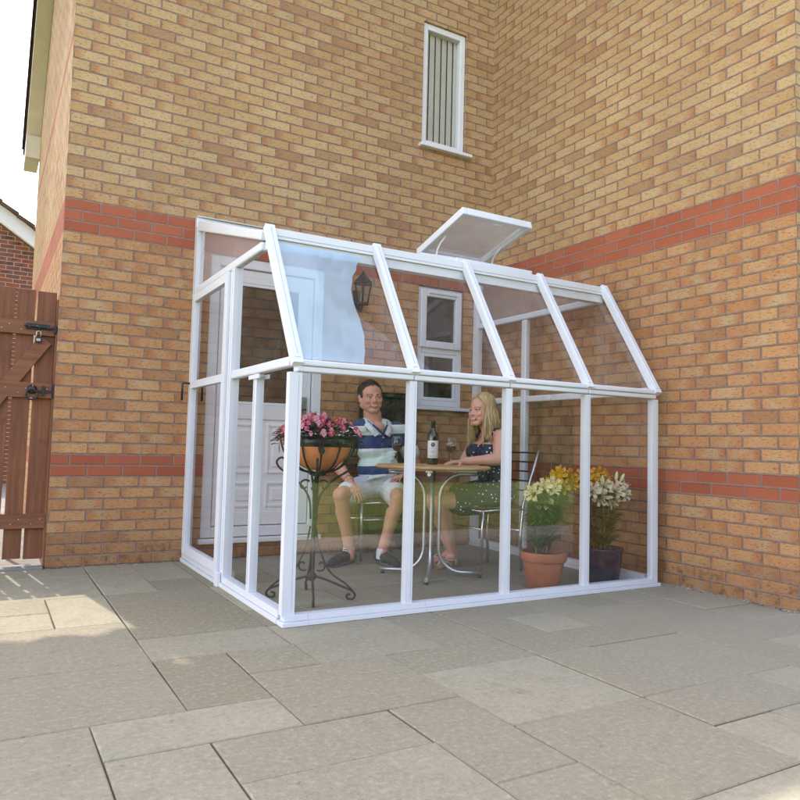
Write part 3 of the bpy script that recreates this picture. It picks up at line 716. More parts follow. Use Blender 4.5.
# front, sloping and upper roof panes
for k,(a,b) in enumerate(zip(bx,bx[1:])):
    q=MB(); q.quad([(a+.02,-GD,.050),(b-.02,-GD,.050),(b-.02,-GD,HE-.042),(a+.02,-GD,HE-.042)]); q.build('front_pane',M['pane'],sr,SO)
    q=MB(); A=V((0,-GD,HE+.012)); B=V((0,-GT-.02,HT-.02)); q.quad([(a+.03,A.y,A.z),(b-.03,A.y,A.z),(b-.03,B.y,B.z),(a+.03,B.y,B.z)]); q.build('sloping_pane',M['roof_pane'],sr,SO)
    A=V((0,-GT+.03,HT+.02)); B=V((0,-.05,HW))
    if k==2: A=V((0,-.99,HT+.02+(GT+.03-.99-.06)*.3)); 
    q=MB(); q.quad([(a+.025,A.y,HT+.01+(A.y+GT)*.3026),(b-.025,A.y,HT+.01+(A.y+GT)*.3026),(b-.025,-.05,HW),(a+.025,-.05,HW)]); q.build('upper_roof_pane',M['roof_pane'],sr,SO)
# pale blue sheet standing in for the sky reflected in the first sloping pane, wavy along its free edge
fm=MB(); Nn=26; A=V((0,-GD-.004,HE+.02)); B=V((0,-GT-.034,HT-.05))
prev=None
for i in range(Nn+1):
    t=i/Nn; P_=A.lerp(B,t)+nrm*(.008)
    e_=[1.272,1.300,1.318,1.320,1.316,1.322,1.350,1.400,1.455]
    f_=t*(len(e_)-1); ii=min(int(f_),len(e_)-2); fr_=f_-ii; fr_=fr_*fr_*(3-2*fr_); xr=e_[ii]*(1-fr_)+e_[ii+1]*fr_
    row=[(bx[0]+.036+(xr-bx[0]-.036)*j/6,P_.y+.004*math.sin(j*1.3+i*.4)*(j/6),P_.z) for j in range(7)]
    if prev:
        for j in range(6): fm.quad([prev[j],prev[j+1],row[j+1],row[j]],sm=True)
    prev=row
fm.build('sky_reflection_sheet',M['sky_reflection'],sr,SO)
# opening vent in the third bay
vx0,vx1=bx[2]-.03,bx[3]-.015
c=MB()
def rz_(y): return HT+(y+GT)*.3026
for (p,q,w_) in (((vx0+.02,-1.45),(vx0+.02,-1.0),.04),((vx1-.02,-1.45),(vx1-.02,-1.0),.04)): c.bar((p[0],p[1],rz_(p[1])+.035),(q[0],q[1],rz_(q[1])+.035),.04,.055,nru)
c.box((vx0,-1.50,rz_(-1.48)+.002),(vx1,-1.455,rz_(-1.48)+.062)); c.box((vx0+.04,-1.03,rz_(-1.0)+.002),(vx1-.04,-.985,rz_(-1.0)+.06))
part(c,'vent_frame')
H0=V((0,-1.0,2.215)); H1=V((0,-1.56,2.365)); ld=(H1-H0).normalized(); ln=V((0,-ld.z,ld.y)) ; ln=V((0,ld.z,-ld.y))
lx0,lx1=2.168,2.735
l_=MB(); up_=ld.cross(V((1,0,0)))
for X in (lx0+.018,lx1-.018): l_.bar(V((X,0,0))+H0,V((X,0,0))+H1,.036,.05,up_)
for P_ in (H0+ld*.018,H1-ld*.018): l_.bar((lx0+.037,P_.y,P_.z),(lx1-.037,P_.y,P_.z),.036,.05,up_)
lid=part(l_,'roof_vent',bevel=.006)
q=MB(); q.quad([(lx0+.03,H0.y-.02,H0.z+.012),(lx1-.03,H0.y-.02,H0.z+.012),(lx1-.03,H1.y+.02,H1.z+.004),(lx0+.03,H1.y+.02,H1.z+.004)]); q.build('vent_sheet',M['lid_sheet'],lid,SO)
for X in (lx0+.05,lx1-.05):
    P0=V((X,-1.20,rz_(-1.2)+.04)); P1=H0+ld*.30; P1=V((X,P1.y,P1.z-.025)); mid_=(P0+P1)/2+V((0,.045,.0))
    q=MB(); q.tube([P0,P0.lerp(mid_,.5)+V((0,.015,0)),mid_,mid_.lerp(P1,.5)+V((0,.012,0)),P1],.007,8); q.build('stay',W,lid,SO)
q=MB(); q.box((2.44,H1.y+.03,H1.z-.04),(2.50,H1.y+.06,H1.z-.015)); q.build('catch',W,lid,SO,bevel=.004)
# ================================================================== THINGS IN THE SUNROOM
# ---- table
TC=V((2.25,-1.15,0)); TZ=.735
tb=thing('bistro_table','round pale wood table on bent silver tube legs, carrying wine, between the two people','table',TC)
t=MB(); t.lathe([(0,TZ-.024),(.375,TZ-.024),(.386,TZ-.019),(.39,TZ-.012),(.386,TZ-.004),(.378,TZ),(0,TZ)],TC,64,sm=False)
t.build('tabletop',M['tabletop'],tb,TC)
t=MB()
for k in range(4):
    a=math.atan2(-.205,.27)+k*PI/2
    t.bar(TC+V((0,0,TZ-.034)),TC+V((.30*math.cos(a),.30*math.sin(a),TZ-.034)),.045,.018)
t.build('support_bar',M['silver'],tb,TC,bevel=.003)
for k in range(4):
    a=math.atan2(-.205,.27)+k*PI/2; d=V((math.cos(a),math.sin(a),0)); c0=TC+d*.045
    pts=[TC+d*.30+V((0,0,TZ-.052)),TC+d*.24+V((0,0,TZ-.053))]
    for j in range(9):
        an=PI/2*j/8; pts.append(TC+d*(.205-.155*math.sin(an)+.0)+V((0,0,TZ-.053-.17*(1-math.cos(an)))))
    pts+= [TC+d*.05+V((0,0,.40))]
    for j in range(9):
        an=PI/2*j/8; pts.append(TC+d*(.05+.15*(1-math.cos(an)))+V((0,0,.185-.155*math.sin(an))))
    pts+=[TC+d*.345+V((0,0,.028))]
    lg=MB(); lg.tube(pts,.0125,10); lgo=lg.build('leg',M['silver'],tb,TC)
    f=MB(); f.lathe([(0,0),(.014,0),(.014,.010),(.008,.016)],TC+d*.325,12); f.build('foot',M['black_plastic'],lgo,TC)
# ---- chairs
def chair(name,label,loc,rz):
    c=thing(name,label,'chair',loc,rz,'steel garden chairs at the round table')
    for sx in (-1,1):
        b=MB(); b.tube([(sx*.195,-.175,0),(sx*.195,-.172,.30),(sx*.195,-.165,.43)],.0105,10); b.build('leg',M['chrome'],c)
        b=MB(); b.tube([(sx*.195,.175,0),(sx*.195,.165,.25),(sx*.195,.185,.46),(sx*.195,.255,.66),(sx*.195,.325,.85)],.0105,10); b.build('back_post',M['chrome'],c)
        b=MB(); b.tube([(sx*.195,-.18,.425),(sx*.195,.18,.43)],.009,8); b.build('seat_rail',M['chrome'],c)
    for (y_,z_,r_) in ((-.17,.30,.007),(.165,.28,.007),(-.175,.425,.009)):
        b=MB(); b.tube([(-.195,y_,z_),(.195,y_,z_)],r_,8); b.build('stretcher',M['chrome'],c)
    b=MB()
    for k in range(7): y=-.18+.058*k; b.box((-.185,y,.436),(.185,y+.045,.449))
    b.build('seat',M['seat_slat'],c,bevel=.004)
    b=MB()
    for k in range(5):
        z=.56+.068*k; y=.185+(z-.46)*.358; b.tube([(-.195,y,z),(0,y+.02,z),(.195,y,z)],.0055,8)
    b.build('back_rungs',M['iron'],c)
    return c
chair('garden_chair','steel tube garden chair under the seated man in the striped polo shirt',(2.285,-.31,0),R(-6))
chair('garden_chair','steel tube garden chair with dark ladder back under the woman in the dotted dress',(2.775,-1.045,0),R(-90))
# ---- bottle and glasses
bp_=V((2.309,-1.05,TZ+.001)); bt=thing('wine_bottle','dark wine bottle with a white label standing on the round table','bottle',bp_)
q=MB(); q.lathe([(0,.004),(.022,.004),(.033,.001),(.0375,.006),(.0378,.02),(.0378,.188),(.036,.205),(.028,.222),(.018,.238),(.0145,.252),(.0140,.285),(.0158,.287),(.0158,.300),(.0145,.302),(0,.302)],bp_,36); q.build('glass_body',M['bottle'],bt,bp_)
q=MB(); q.lathe([(.0147,.243),(.0149,.246),(.0147,.286),(.0165,.2865),(.0166,.301),(.015,.3035),(0,.3035)],bp_,28); q.build('capsule',M['capsule'],bt,bp_)
ac=math.atan2(-5.254+1.05,-.378-2.309)
def arc(mb,r,a0,a1,z0,z1,n=12,m=0):
    for i in range(n):
        t0,t1=ac+a0+(a1-a0)*i/n,ac+a0+(a1-a0)*(i+1)/n
        mb.quad([bp_+V((r*math.cos(t0),r*math.sin(t0),z0)),bp_+V((r*math.cos(t1),r*math.sin(t1),z0)),bp_+V((r*math.cos(t1),r*math.sin(t1),z1)),bp_+V((r*math.cos(t0),r*math.sin(t0),z1))],m,sm=True)
q=MB(); arc(q,.0383,-1.25,1.25,.045,.165,20)
for i in range(16):   # bronze roundel near the top of the label
    z=.137+.0145*math.cos(PI*(i+.5)/16); h=.0145*PI/32; w_=.0145*math.sin(PI*(i+.5)/16)/.0383
    arc(q,.0387,-w_,w_,z-.0012-.0004,z+.0012,6,2)
for z,w_ in ((.135,.12),(.141,.09)): arc(q,.0391,-w_,w_,z,z+.003,4,1)
for z,w_,h in ((.112,.45,.0022),(.094,.30,.0025),(.086,.50,.004),(.076,.25,.002),(.060,.62,.0035),(.0535,.62,.0035)): arc(q,.0387,-w_,w_,z,z+h,6,1)
q.build('label',[M['label'],M['ink'],M['gold']],bt,bp_)
def glass(label,loc):
    g=thing('wine_glass',label,'wine glass',loc,0,'glasses of red wine on the round table')
    q=MB(); q.lathe([(0,0),(.034,.001),(.034,.003),(.010,.007),(.0045,.014),(.004,.075),(.008,.083),(.022,.092),(.033,.108),(.038,.128),(.038,.145),(.034,.172),(.0305,.188)],(0,0,0),32); q.build('glass',M['wineglass'],g)
    q=MB(); q.lathe([(0,.0865),(.008,.0865),(.021,.094),(.0318,.109),(.0365,.127),(.037,.133),(0,.133)],(0,0,0),32); q.build('wine',M['wine'],g)
    return g
g1=glass('glass of red wine right of the bottle, nearest the woman\'s hand',(2.359,-1.20,TZ+.001))
g2=copy_tree(g1); g2.location=(2.052,-1.0,TZ+.001); g2['label']='glass of red wine on the left of the table, in front of the man'
# ---- wall lantern
LP=(2.20,0,2.10); ln_=thing('wall_lantern','small black lantern on the brick wall, seen beside the pale blue sky reflection','lantern',LP)
q=MB(); q.box((LP[0]-.03,-.014,1.97),(LP[0]+.03,-.001,2.12)); q.tube([(LP[0],-.012,2.0),(LP[0],-.05,1.955),(LP[0],-.10,1.955),(LP[0],-.12,1.985)],.009,8); q.tube([(LP[0],-.10,1.955),(LP[0],-.085,1.93),(LP[0],-.07,1.945)],.006,8); q.build('bracket',M['black'],ln_,LP)
c_=(LP[0],-.12,0)
q=MB(); q.lathe([(.0,1.98),(.05,1.985),(.052,1.998),(.045,2.002)],c_,6,sm=False); q.lathe([(.082,2.155),(.084,2.165),(.055,2.195),(.030,2.22),(.018,2.235),(.008,2.245),(.010,2.256),(0,2.265)],c_,6,sm=False)
for k in range(6):
    a=2*PI*k/6; q.tube([(c_[0]+.046*math.cos(a),c_[1]+.046*math.sin(a),2.0),(c_[0]+.074*math.cos(a),c_[1]+.074*math.sin(a),2.158)],.005,6)
q.build('cage',M['black'],ln_,LP)
q=MB(); q.lathe([(.044,2.001),(.071,2.155)],c_,6,sm=False); q.build('pane',M['roof_pane'],ln_,LP)
# ---- black box
BO=(2.46,-.08,0); bb=thing('storage_box','black box with a flat lid against the brick wall behind the seated man','box',BO)
q=MB(); q.box((2.25,-.14,.40),(2.68,-.004,1.245)); q.build('body',M['black_plastic'],bb,BO,bevel=.01)
q=MB(); q.box((2.235,-.155,1.246),(2.695,-.003,1.275)); q.box((2.37,-.14,1.2755),(2.665,-.01,1.292)); q.build('lid',M['black_plastic'],bb,BO,bevel=.008)
for x_ in (2.27,2.62):
    q=MB(); q.box((x_,-.13,0),(x_+.04,-.01,.40)); q.build('leg',M['black_plastic'],bb,BO,bevel=.004)

# ---- wrought iron plant stand with terracotta bowl of begonias
PC=V((1.238,-1.50,0)); PB=V((1.255,-1.50,0))
ps_=thing('plant_stand','black wrought iron scroll plant stand with ribbed basket beside the front corner post','plant stand',PC)
q=MB(); q.tube([PB+V((.212*math.cos(2*PI*k/40),.212*math.sin(2*PI*k/40),.902)) for k in range(40)],.0065,8,closed=True)
q.tube([PB+V((.206*math.cos(2*PI*k/40),.206*math.sin(2*PI*k/40),.855)) for k in range(40)],.004,6,closed=True)
for k in range(12):
    a=2*PI*k/12+.2; d=V((math.cos(a),math.sin(a),0)); pts=[]
    for j in range(11):
        an=PI/2*j/10; pts.append(PB+d*(.214*math.cos(an)**.8 if an<PI/2-.01 else d*0*0 if False else .214*max(math.cos(an),0)**.8)+V((0,0,.902-.205*math.sin(an)**1.15)))
    q.tube(pts,.0055 if k%2 else .0045,6)
q.ball(PB+V((0,0,.69)),(.05,.05,.012))
q.build('basket',M['iron'],ps_,PC)
# leaf badges on the rim
for k in range(4):
    a=2*PI*k/4-1.9; d=V((math.cos(a),math.sin(a),0)); s_=V((-d.y,d.x,0)); q=MB()
    o=PB+d*.214+V((0,0,.84)); pts=[]
    for j in range(12):
        t=2*PI*j/12; pts.append(o+s_*(.017*math.sin(t)*(1.2 if math.cos(t)<0 else .6))+V((0,0,.036*math.cos(t)))+d*.004*abs(math.sin(t)))
    q.quad(pts); q.quad([p+d*.004 for p in pts][::-1]); q.tube([o+V((0,0,.03)),o+V((0,0,.062))],.004); q.build('leaf_badge',M['iron'],ps_,PC)
q=MB(); q.tube([PC+V((.012,0,.69)),PC+V((0,0,.12))],.014,10); q.lathe([(0,.10),(.016,.10),(.027,.113),(.027,.130),(.018,.142),(.014,.15)],PC,16); q.lathe([(.014,.60),(.02,.605),(.02,.615),(.014,.62)],PC,14); q.build('pole',M['iron'],ps_,PC)
def spiral(c,d,r0,r1,a0,a1,n=16):
    return [c+d*((r0+(r1-r0)*i/n)*math.cos(a0+(a1-a0)*i/n))+V((0,0,(r0+(r1-r0)*i/n)*math.sin(a0+(a1-a0)*i/n))) for i in range(n+1)]
def smoothpath(P,n=6):
    out=[]
    for i in range(len(P)-1):
        p0=P[max(i-1,0)];p1=P[i];p2=P[i+1];p3=P[min(i+2,len(P)-1)]
        for k in range(n):
            t=k/n; out.append(.5*((2*p1)+(p2-p0)*t+(2*p0-5*p1+4*p2-p3)*t*t+(3*p1-p0-3*p2+p3)*t*t*t))
    out.append(P[-1]); return out
for a in (2.70,-1.92,-.90 if False else -.62,1.3):
    d=V((math.cos(a),math.sin(a),0)); q=MB()
    q.tube(smoothpath([PC+d*.016+V((0,0,.125)),PC+d*.09+V((0,0,.105)),PC+d*.17+V((0,0,.075)),PC+d*.225+V((0,0,.055)),PC+d*.248+V((0,0,.03)),PC+d*.23+V((0,0,.008)),PC+d*.205+V((0,0,.012)),PC+d*.203+V((0,0,.03)),PC+d*.222+V((0,0,.034))]),.0065,8)
    q.tube(smoothpath([PC+d*.016+V((0,0,.40)),PC+d*.04+V((0,0,.28)),PC+d*.10+V((0,0,.155)),PC+d*.19+V((0,0,.092)),PC+d*.236+V((0,0,.052))]),.0055,8)
    q.tube(spiral(PC+d*.05+V((0,0,.185)),d,.034,.010,-2.2,2.6),.005,8)
    q.build('foot_scroll',M['iron'],ps_,PC)
    q=MB(); q.tube(smoothpath([PC+d*.016+V((0,0,.44)),PC+d*.03+V((0,0,.56)),PC+d*.10+V((0,0,.655)),PC+d*.19+V((0,0,.715)),PC+d*.215+V((0,0,.755)),PC+d*.19+V((0,0,.78)),PC+d*.165+V((0,0,.765)),PC+d*.17+V((0,0,.745))]),.006,8)
    q.tube(spiral(PC+d*.055+V((0,0,.625)),d,.036,.010,2.4,-2.6),.005,8)
    q.build('top_scroll',M['iron'],ps_,PC)
bw=thing('planter_bowl','round terracotta coloured bowl with black liner held in the iron plant stand','planter',PB+V((0,0,.71)))
O_=PB+V((0,0,.71))
q=MB(); q.lathe([(0,.0),(.06,.006),(.118,.035),(.165,.080),(.190,.125),(.1945,.145),(.187,.145),(.18,.12),(0,.10)],O_,48); q.build('bowl',M['terra_bowl'],bw,O_)
q=MB(); q.lathe([(.186,.12),(.197,.146),(.201,.19),(.196,.192),(.190,.15)],O_,48); q.build('liner',M['black_plastic'],bw,O_)
q=MB(); q.lathe([(.192,.16),(.1,.178),(0,.182)],O_,24); q.build('soil',M['soil'],bw,O_)
bg=thing('begonia_plant','bushy begonia with dark bronze leaves and pink flowers in the terracotta bowl','plant',PB+V((0,0,.89)))
O_=PB+V((0,0,.89)); rb=random.Random(11)
fo=MB()
def leaf(mb,p,d,up,L,w,m=0,curl=.25):
    d=V(d).normalized(); s_=d.cross(V(up)); s_=s_.normalized() if s_.length>1e-4 else V((1,0,0)); u=s_.cross(d)
    rows=[]
    for t,ww in ((0,.12),(.25,.85),(.55,1.0),(.82,.62),(1,.04)):
        c=V(p)+d*(L*t)-u*(curl*L*t*t); rows.append([c-s_*(w*ww/2)+u*(w*.12*ww),c,c+s_*(w*ww/2)+u*(w*.12*ww)])
    for a,b in zip(rows,rows[1:]):
        mb.quad([a[0],a[1],b[1],b[0]],m,sm=True); mb.quad([a[1],a[2],b[2],b[1]],m,sm=True)
def dome():
    a=rb.uniform(0,2*PI); r=.235*math.sqrt(rb.random()); h=.105*(1-(r/.25)**2)
    return V((r*math.cos(a),r*math.sin(a),h)),V((math.cos(a),math.sin(a),0)),r
for k in range(260):
    p,d,r=dome(); p=O_+p+V((0,0,rb.uniform(-.05,.012))); dd=d*(.3+r*3)+V((rb.uniform(-.7,.7),rb.uniform(-.7,.7),rb.uniform(-.15,.55)))
    leaf(fo,p,dd,(0,0,1),rb.uniform(.035,.062),rb.uniform(.030,.048),0 if rb.random()<.8 else 1)
for k in range(30):
    p,d,r=dome(); fo.tube([O_+p*.3+V((0,0,-.02)),O_+p*.8,O_+p+V((0,0,.015))],.0022,5,1)
fo.build('foliage',[M['beg_leaf'],M['beg_leaf_g']],bg,O_)
def flower_mesh(mp):
    q=MB()
    for k in range(4):
        a=PI/2*k; L=.020 if k%2 else .015; d=V((math.cos(a),math.sin(a),.25)); leaf(q,(0,0,0),d,(0,0,1),L,.021 if k%2 else .014,0,.35)
    q.ball((0,0,.005),.0042,6,4,1); return q
flb=[]
for mp in ('beg_pink','beg_pale','beg_red'):
    o=flower_mesh(mp).build('flower',[M[mp],M['yellow']],bg); flb.append(o)
for k in range(96):
    src=flb[rb.choices([0,1,2],[.66,.26,.08])[0]]
    o=src if k<3 and False else src.copy()
    COL.objects.link(o); o.parent=bg
    p,d,r=dome(); p=p*1.04+V((0,0,rb.uniform(.0,.030)))
    cam=V((-.35,-.85,.35)); n_=(d*(.5+2*r)+V((0,0,.55))+cam*rb.uniform(.2,1.2)+V((rb.uniform(-.5,.5),rb.uniform(-.5,.5),rb.uniform(-.3,.3)))).normalized()
    o.location=p+n_*.012; o.rotation_mode='QUATERNION'; qn=n_.to_track_quat('Z','Y'); o.rotation_quaternion=qn
    s_=rb.uniform(.8,1.25); o.scale=(s_,s_,s_)
for i,o in enumerate(flb):
    p,d,r=dome(); o.location=p+V((0,0,.02))

# ---- pots of lilies
def pot(name,label,c,prof,matn,lipmat=None):
    t=thing(name,label,'plant pot',c); q=MB(); q.lathe(prof,c,56); q.build('pot_body',M[matn],t,c)
    h=max(z for r,z in prof); ri=[r for r,z in prof if z==h][-1]
    q=MB(); q.lathe([(ri-.004,h-.028),(ri*.5,h-.018),(0,h-.02)],c,32); q.build('soil',M['soil'],t,c); return t
PT=V((2.675,-1.785,0)); PL=V((3.165,-1.80,0))
pot('terracotta_pot','plain terracotta pot with thick rim on the paving inside the front glass',PT,[(0,.0),(.092,0),(.097,.004),(.128,.165),(.128,.170),(.140,.172),(.143,.178),(.146,.220),(.143,.226),(.130,.226),(.128,.218),(.118,.12)],'terracotta')
pot('glazed_pot','dark blue glazed pot in the right front corner of the sunroom',PL,[(0,0),(.098,0),(.103,.006),(.120,.10),(.128,.18),(.128,.205),(.136,.214),(.138,.224),(.134,.232),(.122,.232),(.119,.22),(.116,.12)],'blue_glaze')
rl_=random.Random(5)
def lily_mesh():
    q=MB()
    for k in range(6):
        a=2*PI*k/6; w=.036 if k%2 else .026; L=.076
        d=V((math.cos(a),math.sin(a),0)); s_=V((-d.y,d.x,0)); rows=[]
        for t,ww in ((0,.4),(.2,.8),(.45,1),(.7,.85),(.9,.42),(1,.04)):
            rad=.006+L*.78*math.sin(t*1.5)**1.1; zz=.050*math.sin(min(t*1.9,1.57))-.030*max(0,t-.55)/.45*max(0,t-.55)/.45
            c=d*rad+V((0,0,zz)); rows.append([c-s_*(w*ww/2)+V((0,0,.004*ww)),c,c+s_*(w*ww/2)+V((0,0,.004*ww))])
        for a_,b_ in zip(rows,rows[1:]):
            q.quad([a_[0],a_[1],b_[1],b_[0]],sm=True); q.quad([a_[1],a_[2],b_[2],b_[1]],sm=True)
    for k in range(6):
        a=2*PI*k/6+.5; d=V((math.cos(a),math.sin(a),0)); q.tube([(0,0,.01),d*.012+V((0,0,.045)),d*.02+V((0,0,.068))],.0011,4); q.bar(d*.016+V((0,0,.069)),d*.026+V((0,0,.068)),.003,.003,m=1)
    q.tube([(0,0,.01),(0,0,.06),(.003,.002,.082)],.0015,4)
    q.tube([(0,0,-.03),(0,0,.012)],[.003,.008],6,2)
    return q
LM={k:lily_mesh().v for k in ()}
protos={}
def lily(label,base,blooms,petal,buds=(),budm='bud',leafn=165,lean=0):
    t=thing('lily_plant',label,'lily',base,0,'lilies growing in pots')
    fol=MB()
    for (bx_,by_,bz_,ori) in blooms:
        tip=V((bx_,by_,bz_)); root=V(base)+V((rl_.uniform(-.065,.065),rl_.uniform(-.05,.05),-.02))
        # stem rises straight and bends out near the bloom
        neck=tip-V(ori).normalized()*.03; mid_=V((root.x*.55+neck.x*.45,root.y*.55+neck.y*.45,root.z+(neck.z-root.z)*.62))
        pts=smoothpath([root,mid_,neck-V((0,0,.02)),neck],6); st_=MB(); st_.tube(pts,[.0048-.0022*i/len(pts) for i in range(len(pts))],6); st_.build('stem',M['stem'],t,base)
        key=petal
        if key not in protos:
            o=lily_mesh().build('flower',[M[petal],M['anther'],M['stem']],t); protos[key]=o
        else:
            o=protos[key].copy(); COL.objects.link(o); o.parent=t
        o.location=tip-V(base); o.rotation_mode='QUATERNION'; o.rotation_quaternion=V(ori).normalized().to_track_quat('Z','Y')@Matrix.Rotation(rl_.uniform(0,1),3,'Z').to_quaternion()
        s_=rl_.uniform(.85,1.05); o.scale=(s_,s_,s_)
        zt=neck.z-.05
        for k in range(leafn):
            f=rl_.uniform(.10,.95); p=pts[min(int(f*len(pts)),len(pts)-1)]; a=k*2.4+rl_.uniform(-.3,.3)
            leaf(fol,p,(math.cos(a),math.sin(a),rl_.uniform(.05,.9)*(1.2-f*.6)+(.9 if f<.3 else 0)),(0,0,1),rl_.uniform(.075,.125)*(1.12-.5*f),rl_.uniform(.014,.022),0,.4)
    fol.build('foliage',M['leaf_lily'],t,base)
    for (bx_,by_,bz_,ori) in buds:
        tip=V((bx_,by_,bz_)); d=V(ori).normalized(); b=MB(); b.tube([tip-d*.036,tip-d*.022,tip,tip+d*.02,tip+d*.032],[.003,.009,.0115,.008,.002],10)
        root=V(base)+V((0,0,-.02)); b.tube(smoothpath([root,(root+tip)/2+V((0,0,.05)),tip-d*.036],5),.0025,5); b.build('bud',M[budm],t,base)
    return t
def o_(): return (-.45+rl_.uniform(-.5,.5),-.85+rl_.uniform(-.4,.3),.25+rl_.uniform(-.3,.45))
BT=V((2.675,-1.785,.20)); BL=V((3.165,-1.80,.21))
lily('cream flowered lily leaning to the left out of the terracotta pot',BT+V((-.03,-.01,0)),[(2.545,-1.85,.590,(-.9,-.3,.2)),(2.60,-1.86,.625,o_()),(2.655,-1.86,.600,o_()),(2.70,-1.84,.632,o_()),(2.62,-1.83,.56,(-.5,-.8,-.2)),(2.585,-1.80,.575,(-.8,.1,.3))],'cream')
lily('tall orange flowered lily at the back of the terracotta pot',BT+V((.05,.04,0)),[(2.80,-1.74,.655,(-.7,-.7,.3)),(2.85,-1.72,.690,(-.4,-.7,.5)),(2.90,-1.72,.642,o_()),(2.95,-1.70,.675,(.2,-.8,.3)),(2.84,-1.76,.625,(-.6,-.8,0)),(2.93,-1.74,.64,o_())],'orange',[(2.865,-1.72,.735,(.05,-.1,1)),(2.91,-1.71,.722,(.2,0,1)),(2.95,-1.71,.715,(.35,0,1)),(2.885,-1.74,.715,(-.1,-.2,1))],'bud_orange',150)
lily('orange flowered lily at the back of the blue pot, partly behind a white post',BL+V((-.01,.05,0)),[(3.10,-1.70,.690,o_()),(3.16,-1.68,.675,o_()),(3.22,-1.68,.70,o_()),(3.28,-1.68,.668,(.5,-.7,.3)),(3.18,-1.72,.625,o_()),(3.14,-1.71,.65,o_())],'orange',[(3.12,-1.70,.74,(0,0,1))],'bud_orange',150)
lily('creamy white flowered lily with pale buds at the front of the blue pot',BL+V((.0,-.03,0)),[(2.99,-1.88,.60,(-.6,-.7,.3)),(3.04,-1.89,.568,(-.3,-.8,-.2)),(3.09,-1.88,.628,o_()),(3.16,-1.90,.600,(-.1,-.9,.4)),(3.13,-1.90,.552,(0,-.8,-.4)),(3.215,-1.90,.590,(.2,-.9,.2)),(3.245,-1.88,.622,(.6,-.6,.3))],'white_petal',[(3.06,-1.90,.672,(-.1,-.1,1)),(3.185,-1.90,.700,(.15,0,1)),(3.25,-1.89,.69,(.6,0,.9)),(3.12,-1.91,.535,(-.1,-.3,-1)),(3.05,-1.90,.60,(-.3,-.2,.8))],'bud',160)
# ================================================================== PEOPLE
class Frame:
    def __init__(s,o,fwd,up=(0,0,1)):
        s.o=V(o); s.f=V(fwd).normalized(); l=V(up).cross(s.f).normalized(); s.l=l; s.u=s.f.cross(l)
    def p(s,l,f,u): return s.o+s.l*l+s.f*f+s.u*u
    def inv(s,p): d=V(p)-s.o; return d.dot(s.l),d.dot(s.f),d.dot(s.u)
    def m(s): return Matrix((s.l,s.f,s.u)).transposed()
def head(mb,F,k=1.0,fem=False):
    wd=1.0 if fem else 1.14
    B=lambda c,r: mb.ball(F.p(c[0]*k*wd,c[1]*k,c[2]*k),(r[0]*k*(1+(wd-1)*(r[0]>.05)),r[1]*k,r[2]*k),24,16,0,F.m())
    C=lambda a,b,r0,r1: mb.capsule(F.p(a[0]*k*wd,a[1]*k,a[2]*k),F.p(b[0]*k*wd,b[1]*k,b[2]*k),r0*k,r1*k)
    B((0,-.012,.036),(.075,.096,.087)); B((0,.024,-.02),(.064,.070,.088))
    jw=.053 if not fem else .043
    for s_ in (-1,1):
        C((s_*jw,.0,-.055),(s_*.016,.066,-.095),.026,.020)
        B((s_*.036,.066,-.026),(.026,.023,.024)); B((s_*.0745,-.008,-.006),(.009,.020,.030)); B((s_*.078,-.015,.008),(.006,.014,.015)); B((s_*.066,-.004,-.022),(.012,.024,.026))
        C((s_*.012,.087,.021),(s_*.046,.076,.020),.0105,.009)
        B((s_*.031,.080,.003),(.0145,.0125,.0125)); B((s_*.0095,.094,-.033),(.0080,.009,.0070))
        B((s_*.034,.022,-.042),(.036,.056,.055)); B((s_*.030,.050,-.062),(.028,.030,.030))
    B((0,.072,-.094),(.024,.022,.020)); C((0,.090,.012),(0,.1025,-.026),.0072,.0100); B((0,.104,-.029),(.0098,.0085,.0080))
    B((0,.088,-.058),(.027,.013,.013)); B((0,.090,-.072),(.021,.010,.006)); B((0,.0915,-.054),(.024,.0095,.005))
def paint_head(me,F,k,fem,blush,lip,brow,stub=None):
    at=me.attributes.new('paint','FLOAT_COLOR','POINT')
    for i,v in enumerate(me.vertices):
        l,f,u=[x/k for x in F.inv(v.co)]; l=l/(1 if fem else 1.14); c=(0,0,0,0); al=abs(l)
        if -.14<u<.14 and al<.1 and f>.0:
            if stub and u<-.035 and f>-.02 and al<.075: c=(*stub,.22)
            if f>.05:
                b=math.exp(-((al-.040)/.017)**2-((u+.024)/.016)**2)
                if b>.05 : c=(*blush,max(c[3],b*.65))
                b=math.exp(-(al/.010)**2-((u+.03)/.012)**2)
                if b>.1 and f>.1: c=(*blush,b*.5)
            if f>.055:
                ex,ez=(al-.031)/.0145,(u-.0015)/.0042
                if ex*ex+ez*ez<1: c=(.55,.50,.47,1)
                if ((al-.029)/.0058)**2+((u-.0015)/.0058)**2<1 and abs(ez)<1: c=(.05,.06,.06,1)
                if ex*ex<1.15 and .004<u-.0<.0085+.002*(1-ex*ex): c=(.07,.035,.025,.85)
                if .013<al<.050 and .0195-.09*max(0,al-.038)<u<.0265-.09*max(0,al-.038): c=(*brow,.92)
                if ex*ex<1.3 and -.013<u<-.006: c=(*blush,.35)
            if f>.062 and al<.027:
                sm=.10*al*al/.03*1.2
                if -.0630+sm<u<-.0570+sm*.8 and al<.021: c=(.66,.60,.56,1)
                if -.0570+sm*.8<=u<-.0490+sm*.4 : c=(*lip,.8)
                if -.0755+sm<u<=-.0630+sm: c=(*lip,.85)
                if al>.0225 and -.064<u<-.052: c=(.20,.07,.05,.7)
            if f>.09 and .005<al<.012 and -.043<u<-.0385: c=(.12,.04,.03,.8)
        at.data[i].color=c
